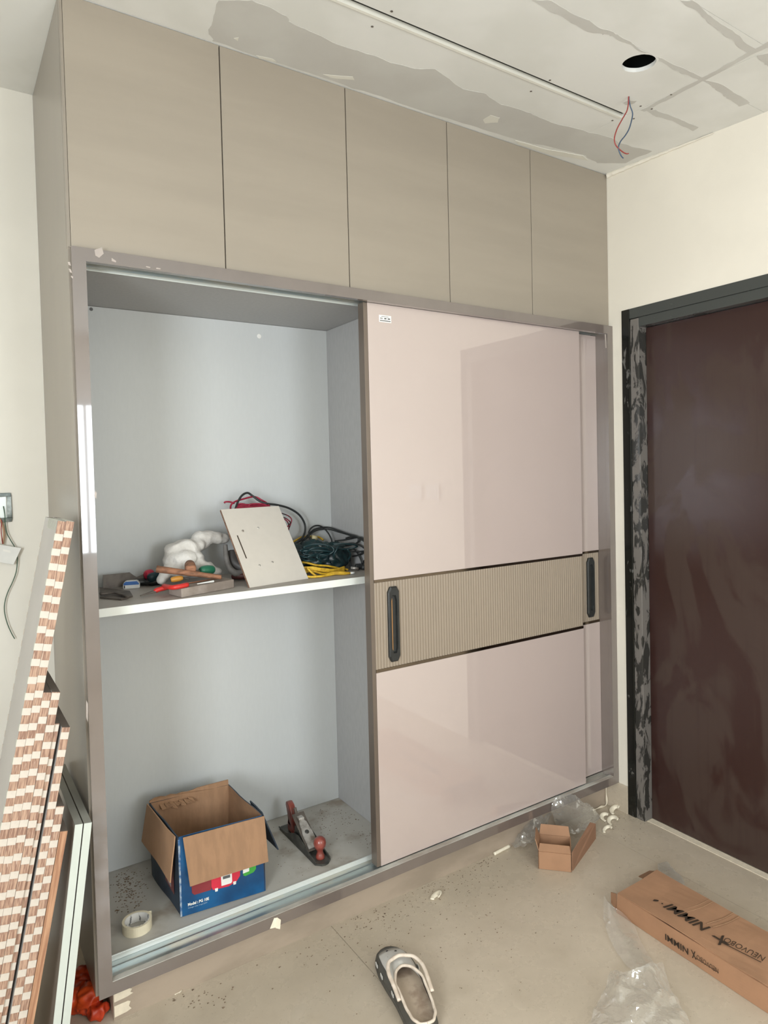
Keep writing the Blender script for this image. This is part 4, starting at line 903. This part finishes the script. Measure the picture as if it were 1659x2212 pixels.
# front face: plane through nb0 nb1 n0
fn = (nb1-nb0).cross(n0-nb0).normalized()
if fn.x > 0: fn = -fn
def fz(u, v):
    d = ray(1400+u/6.405, 1880+v/6.405); o = nb0+fn*.0062; return CAM+d*((o-CAM).dot(fn)/d.dot(fn))
yf = (nb0-n0).normalized()
put('NIMMI', fz(560, 1095), fz(235, 880), yf, .027, .0005)
put('NEUVOBO', fz(975, 1370), fz(670, 1165), yf, .022, -.0003)
put('X', fz(650, 1130), fz(590, 1100), yf, .033, .0006)
a, b = fz(975, 1420), fz(650, 1215); obj('lettering', prism(B(), [a, b, b+yf*-.0016, a+yf*-.0016], fn*.0003), ink2, lb)
a, b = z3(195, 460, zt), z3(180, 480, zt); obj('lettering', lathe(B(), a, [(.003, 0), (.003, .0003)], 10), ink2, lb)

# plastic film
def film(name, label, grid, m, amp, ns, seed, lift=0, zmin=.0015, sub=10, cat='plastic film', ridge=.7, smooth=True):
    """control points (rows of world points) -> smooth crumpled sheet"""
    R_ = [smooth_path(r, sub) for r in grid]; cols = [smooth_path([r[i] for r in R_], sub) for i in range(len(R_[0]))]
    bm = B(); V = []
    for ci in cols:
        r = []
        for p in ci:
            q = p*ns+Vector((seed, seed, seed)); a = (1-2*abs(noise.noise(q)))*ridge+noise.noise(q*2.3)*(1-ridge)+.35*(1-2*abs(noise.noise(q*2.7)))
            p = p+Vector((noise.noise(q+Vector((5, 0, 0)))*.4, noise.noise(q+Vector((0, 7, 0)))*.4, a))*amp
            p.z = max(p.z, zmin); r.append(bm.verts.new(p))
        V.append(r)
    for a, b in zip(V, V[1:]):
        for i in range(len(a)-1): bm.faces.new((a[i], a[i+1], b[i+1], b[i]))
    return tag(obj(name, bm, m, smooth=smooth), label, cat)
zq = lambda u, v, z: fl(1240+u/5.925, 1880+v/5.925, z)
film('plastic_sheet', 'long clear plastic strip trailing out of the long carton', [
    [zq(385, 330, .05), zq(430, 420, .045), zq(490, 470, .04)], [zq(375, 560, .012), zq(480, 560, .03), zq(640, 570, .02)],
    [zq(410, 760, .004), zq(560, 740, .02), zq(780, 740, .01)], [zq(490, 950, .004), zq(660, 940, .016), zq(860, 920, .006)],
    [zq(620, 1160, .004), zq(790, 1130, .012), zq(960, 1110, .004)], [zq(740, 1300, .004), zq(880, 1270, .012), zq(1050, 1240, .004)]], plastic_mat('thin_clear_film', .12, milk=.13), .006, 16, 2)
film('plastic_bag', 'crumpled clear plastic bag in the foreground on the floor', [
    [zq(470, 1340, .005), zq(620, 1340, .05), zq(800, 1310, .055), zq(1010, 1240, .06), zq(1130, 1240, .01)],
    [zq(400, 1560, .006), zq(580, 1500, .06), zq(800, 1500, .03), zq(1040, 1420, .06), zq(1210, 1480, .008)],
    [zq(310, 1720, .005), zq(590, 1680, .04), zq(820, 1620, .05), zq(1100, 1640, .055), zq(1300, 1660, .008)],
    [zq(210, 1960, .004), zq(560, 1850, .03), zq(860, 1760, .06), zq(1160, 1760, .03), zq(1400, 1860, .006)],
    [zq(130, 2130, .003), zq(520, 2080, .04), zq(860, 2000, .02), zq(1180, 1960, .04), zq(1480, 2010, .004)],
    [zq(60, 2300, .003), zq(520, 2290, .02), zq(860, 2260, .02), zq(1180, 2250, .03), zq(1500, 2250, .004)]], film2_m, .017, 12, 8, cat='plastic bag', sub=7, smooth=False)
z4 = lambda u, v, z: fl(1050+u/5.352, 1680+v/5.352, z)
film('plastic_bag', 'clear plastic bag standing against the plinth behind the small carton', [
    [at(1050+u/5.352, 1680+v/5.352, 1, y) for u, v, y in ((775, 290, -.035), (860, 230, -.04), (1010, 225, -.04), (1060, 260, -.035), (1160, 300, -.035))],
    [at(1050+u/5.352, 1680+v/5.352, 1, y) for u, v, y in ((765, 420, -.03), (880, 380, -.06), (1020, 380, -.06), (1100, 360, -.065), (1220, 350, -.03))],
    [z4(800, 540, .02), z4(880, 540, .03), z4(1020, 580, .03), z4(1120, 540, .03), z4(1290, 420, .01)],
    [z4(830, 600, .003), z4(930, 640, .012), z4(1020, 680, .006), z4(1160, 620, .006), z4(1330, 480, .003)]], film_m, .015, 18, 4, cat='plastic bag', sub=6, smooth=False)
film('plastic_bag', 'low crumpled clear plastic left of the small carton', [
    [z4(360, 560, .035), z4(470, 500, .06), z4(590, 470, .075), z4(700, 450, .06), z4(760, 430, .06)],
    [z4(310, 720, .006), z4(440, 640, .045), z4(560, 590, .05), z4(660, 570, .05), z4(720, 540, .02)],
    [z4(280, 790, .003), z4(400, 740, .02), z4(520, 740, .03), z4(600, 680, .03), z4(650, 640, .006)],
    [z4(330, 830, .002), z4(420, 820, .004), z4(560, 780, .006), z4(620, 760, .004), z4(640, 720, .003)]], film_m, .016, 20, 9, cat='plastic bag', sub=5, smooth=False)
film('plastic_sheet', 'clear plastic sheet end lying behind the long carton', [
    [fl(1420, 1868, .004), fl(1440, 1862, .008), fl(1455, 1880, .004)], [fl(1425, 1890, .012), fl(1450, 1885, .016), fl(1476, 1900, .004)], [fl(1440, 1905, .02), fl(1460, 1912, .02), fl(1480, 1922, .006)]], film_m, .003, 25, 3)
# shavings and scraps
def curl(label, p, L, w_, ang_, k, nm='wood_shaving', m=foam_m):
    L *= 1.75; w_ *= 1.0; k *= 1.7
    bm = B(); d = Vector((math.cos(ang_), math.sin(ang_), 0)); q = Vector((-d.y, d.x, 0)); R_ = L*.42; P = []
    for i in range(8):
        a = -.4+i/7*(2.2+k*.7); rr = R_*(1-.25*i/7); P.append(p+d*(math.sin(a)*rr)+q*(math.cos(a)-.6)*rr*.6+Vector((0, 0, w_*.9+.35*R_*(1-math.cos(a))*.6)))
    tube(bm, P, lambda t: w_*(.45+.55*math.sin(math.pi*min(max(t, .1), .95))), 8, 3, flat=.35)
    zmn = min(v.co.z for v in bm.verts)
    for v in bm.verts: v.co.z += .0004+p.z-zmn
    return tag(obj(nm, bm, m, smooth=True), label, 'scrap')
curl('curled cream shaving in the corner by the door frame', z4(1480, 410, 0), .055, .012, .9, .6)
curl('topmost cream shaving of the small pile near the corner', z4(1375, 490, 0), .045, .010, 1.3, .8)
curl('right cream shaving of the small pile near the corner', z4(1450, 530, 0), .05, .010, 1.0, 1.2)
curl('lower cream shaving of the small pile near the corner', z4(1385, 625, 0), .045, .009, .7, .9)
curl('lone cream shaving in the middle of the floor before the wardrobe', fl(938, 1942), .035, .013, .6, 1.3)
curl('cream scrap lying against the left part of the plinth', fl(382, 2148), .018, .005, .4, 1)
tag(obj('foam_strip', tube(B(), [z4(95, 880, .007), z4(170, 840, .006), z4(270, 790, .006)], .0065, 8, 5), foam_m, smooth=True), 'cream foam strip lying at the foot of the plinth', 'scrap')
bm = B(); q = lambda u, v: at(u, v, 1, YF-.0015)
prism(bm, [q(583, 2006), q(592, 1983), q(598, 1982), q(596, 2003)], (0, -.001, 0)); prism(bm, [q(595, 2004), q(598, 1981), q(606, 1986), q(604, 2006)], (0, -.003, 0))
tag(obj('tape_scrap', bm, foam_m), 'cream tape scrap stuck on the bottom frame rail', 'scrap')
tag(obj('caulk_bead', tube(B(), [Vector((2.17, .0365, .12)), Vector((2.172, .0365, .06)), Vector((2.171, .0365, .006)), Vector((2.13, .0365, .006)), Vector((2.08, .0365, .006))], lambda t: .004+.002*math.sin(t*20), 6, 5), putty_m, smooth=True), 'cream caulk bead at the right end of the plinth', 'caulk')
# sawdust and grit, uncountable
def grit(name, label, spots, z, seed, m=dust_m):
    rnd = random.Random(seed); bm = B()
    for (u, v, su, sv, n, s) in spots:
        for _ in range(n):
            p = fl(u+rnd.gauss(0, su), v+rnd.gauss(0, sv), z); a = rnd.uniform(.35, 1)*s*1.6
            if z > .1 and (p.y < .08 or p.y > .5 or p.x > 1.05 or p.x < .05): continue
            if z < .1 and (p.y > .035 or (1.54 < p.x < 1.86 and p.y < -.43) or (1.55 < p.x < 1.8 and -.24 < p.y < .0)): continue
            if z > .1 and .245 < p.x < .57 and .09 < p.y < .43: continue
            b = [bm.verts.new(p+Vector((math.cos(t_)*a*rnd.uniform(.6, 1.6), math.sin(t_)*a*rnd.uniform(.5, 1), 0))) for t_ in (0, 2.1, 4.2)]; top_ = bm.verts.new(p+Vector((0, 0, a*.7)))
            for i in range(3): bm.faces.new((b[i], b[(i+1) % 3], top_))
            bm.faces.new(b[::-1])
    return tag(obj(name, bm, m), label, 'sawdust', kind='stuff')
grit('sawdust', 'brown sawdust and grit scattered over the tile floor', [(720, 1990, 90, 40, 110, .0022), (860, 1930, 70, 25, 200, .002), (930, 1900, 60, 18, 160, .0018), (810, 1985, 50, 25, 90, .002), (1010, 1880, 50, 20, 60, .002), (780, 2050, 120, 50, 40, .002), (560, 2100, 90, 40, 14, .003), (1000, 2080, 160, 70, 60, .0017), (1200, 1950, 120, 50, 40, .0018), (430, 2155, 50, 12, 40, .0028), (1040, 1860, 20, 8, 50, .0022), (1150, 1845, 20, 12, 30, .0018), (1500, 1800, 90, 25, 20, .002), (1330, 1785, 20, 12, 20, .002), (1050, 2000, 30, 30, 30, .0022)], .0002, 1)
grit('deck_sawdust', 'brown sawdust heaped in the left corner of the bottom bay', [(275, 1930, 18, 22, 150, .0028), (300, 1900, 25, 20, 70, .0022), (262, 1880, 10, 25, 40, .0022), (700, 1790, 60, 22, 110, .0018), (640, 1880, 70, 30, 50, .0016), (740, 1760, 30, 10, 60, .002), (800, 1810, 10, 14, 30, .002)], DK, 2)

# ------------------------------------------------------------------ clog
sl = bpy.data.objects.new('clog', None); link(sl); tag(sl, 'white and charcoal foam clog lying in the foreground on the floor', 'shoe')
toe = Vector((.842, -.18, 0)); rz = -math.atan2(.262, .965); dvec = Vector((math.sin(-rz), math.cos(rz), 0))
LC = .352; sl.location = toe-dvec*LC/2; sl.rotation_euler = (0, 0, rz); ORG[sl] = Vector((0, 0, 0))
def hw(s):                                       # half width along s: 0 toe .. 1 heel
    pts = [(0, 0), (.008, .014), (.03, .030), (.07, .043), (.14, .053), (.27, .059), (.42, .057), (.6, .050), (.8, .047), (.92, .040), (.98, .022), (1, 0)]
    for (a, x), (b, y) in zip(pts, pts[1:]):
        if s <= b: u = (s-a)/(b-a); return x+(y-x)*u
    return 0
SS = [0, .01, .03, .06, .1, .15, .2, .26, .32, .38, .44, .5, .56, .62, .68, .74, .8, .86, .91, .95, .98, .995, .9996, 1]
yl_ = lambda s: LC/2-s*LC
cxs = lambda s: .006*math.sin((s-.1)*3)          # slight curve of the foot
def ringline(f, z): return [(cxs(s)-hw(s)*f, yl_(s), z) for s in SS]+[(cxs(s)+hw(s)*f, yl_(s), z) for s in SS[-2:0:-1]]
bm = B(); ls = [[bm.verts.new(p) for p in ringline(f, z)] for f, z in ((.9, 0), (1, .006), (1.02, .016), (.97, .024))]
for a, b in zip(ls, ls[1:]):
    for i in range(len(a)): bm.faces.new((a[i], a[(i+1) % len(a)], b[(i+1) % len(a)], b[i]))
bm.faces.new(ls[0][::-1]); bm.faces.new(ls[-1]); obj('sole', bm, clogd_m, sl, True, local=True)
bm = B(); l = [bm.verts.new(p) for p in ringline(.9, .0245)]; l2 = [bm.verts.new(p) for p in ringline(.88, .0275)]
for i in range(len(l)): bm.faces.new((l[i], l[(i+1) % len(l)], l2[(i+1) % len(l)], l2[i]))
bm.faces.new(l2); obj('footbed', bm, footbed_m, sl, local=True)
S0 = .40                                          # front of the foot opening
def opn(s):
    if s <= S0: return 0
    return min(1, ((s-S0)/.16))**.5*.82
def top_h(s): return (.024+.036*min(1, s/.3)**.6) if s < .45 else max(.046, .060-.04*(s-.45))
bmU, bmP = B(), B(); NT = 9
def upper(side):
    rows = []
    for s in SS[1:-1]:
        r = []; w_ = hw(s); o = opn(s)
        for k in range(NT):
            t = k/(NT-1); x = w_*(1.0-(1-o)*(t**1.5)*1.0); z = .02+(top_h(s)-.02)*math.sin(min(1, t*1.05)*math.pi/2)**.9
            if o > 0: x = w_*(1.0-(1-o)*t); z = .02+(top_h(s)-.02)*t**.9
            r.append(Vector((cxs(s)+side*x, yl_(s), z)))
        rows.append(r)
    return rows
for side in (-1, 1):
    R_ = upper(side); cache = {}
    for i in range(len(R_)-1):
        for k in range(NT-1):
            s = SS[1:-1][i]; pale = (.07 < s < .5) and k >= 3 and not (s < .1 and k < 5)
            b = bmP if pale else bmU
            f = b.faces.new([b.verts.new(p) for p in (R_[i][k], R_[i+1][k], R_[i+1][k+1], R_[i][k+1])])
for b, n, m in ((bmU, 'upper', clogd_m), (bmP, 'toe_panel', clogl_m)):
    bmesh.ops.remove_doubles(b, verts=b.verts[:], dist=.0003); bmesh.ops.recalc_face_normals(b, faces=b.faces[:])
    bmesh.ops.solidify(b, geom=b.faces[:], thickness=.0025); obj(n, b, m, sl, True, local=True)
op = [s for s in SS if s > S0 and s < .985]
heel = (cxs(1), yl_(.993), .049)
loop = [heel]+[(cxs(s)-hw(s)*opn(s), yl_(s), top_h(s)+.002) for s in op[::-1]]+[(cxs(S0+.003), yl_(S0+.003), top_h(S0)+.002)]+[(cxs(s)+hw(s)*opn(s), yl_(s), top_h(s)+.002) for s in op]+[heel]
obj('collar_rim', tube(B(), loop, .0042, 8, 4), clogw_m, sl, True, local=True)
sp = [(-1, .72, .052, 1.0), (-1, .6, .064, 1.0), (-1, .48, .072, .93), (-1, .38, .074, .68), (-1, .345, .075, .34), (0, .33, .076, 0), (1, .345, .075, .34), (1, .38, .074, .68), (1, .48, .072, .93), (1, .6, .064, 1.0), (1, .72, .052, 1.0)]
sp = [(cxs(s)+side*hw(s)*w_*1.03, yl_(s), z) for side, s, z, w_ in sp]
obj('heel_strap', tube(B(), sp, .0058, 8, 5, flat=.8), clogw_m, sl, True, local=True)
bm = B()
for k, s in enumerate((.13, .17, .23)):
    x = (-.012, .010, -.020)[k]; lathe(bm, (cxs(s)+x, yl_(s), top_h(s)+.001-.006*(abs(x)/.02)), [(.004, 0), (.004, .002), (.002, .0024)], 10)
obj('vent_hole', bm, black_m, sl, local=True)
for side in (-1, 1):
    for s in (.2, .34, .56):
        x = cxs(s)+side*hw(s)*1.0; box(bm := B(), x-.0014, x+.0014, yl_(s)-.009, yl_(s)+.009, .024, .034, bev=.0008); obj('side_vent', bm, clogl_m, sl, local=True)

# ------------------------------------------------------------------ groups of alike things
GROUPS = {'plywood_strip': 'plywood strips with taped edges leaning on the wardrobe side', 'edged_panel': 'pale-edged panels leaning on the wardrobe side', 'ceiling_wire': 'wires hanging from the ceiling',
          'loose_wire': 'wires at the open socket box', 'screwdriver': 'hand tools heaped on the shelf', 'switch_plate': 'switch plates on the right wall', 'twin_wire': 'crimson wires behind the leaning offcut',
          'extension_cable': 'cables heaped on the shelf', 'power_cable': 'cables heaped on the shelf', 'cable_coil': 'cables heaped on the shelf', 'wood_shaving': 'cream shavings on the floor',
          'plastic_bag': 'clear plastic bags on the floor', 'plastic_sheet': 'clear plastic sheets by the long carton'}
for o in S.objects:
    b_ = o.name.split('.')[0]
    if o.parent is None and b_ in GROUPS: o['group'] = GROUPS[b_]
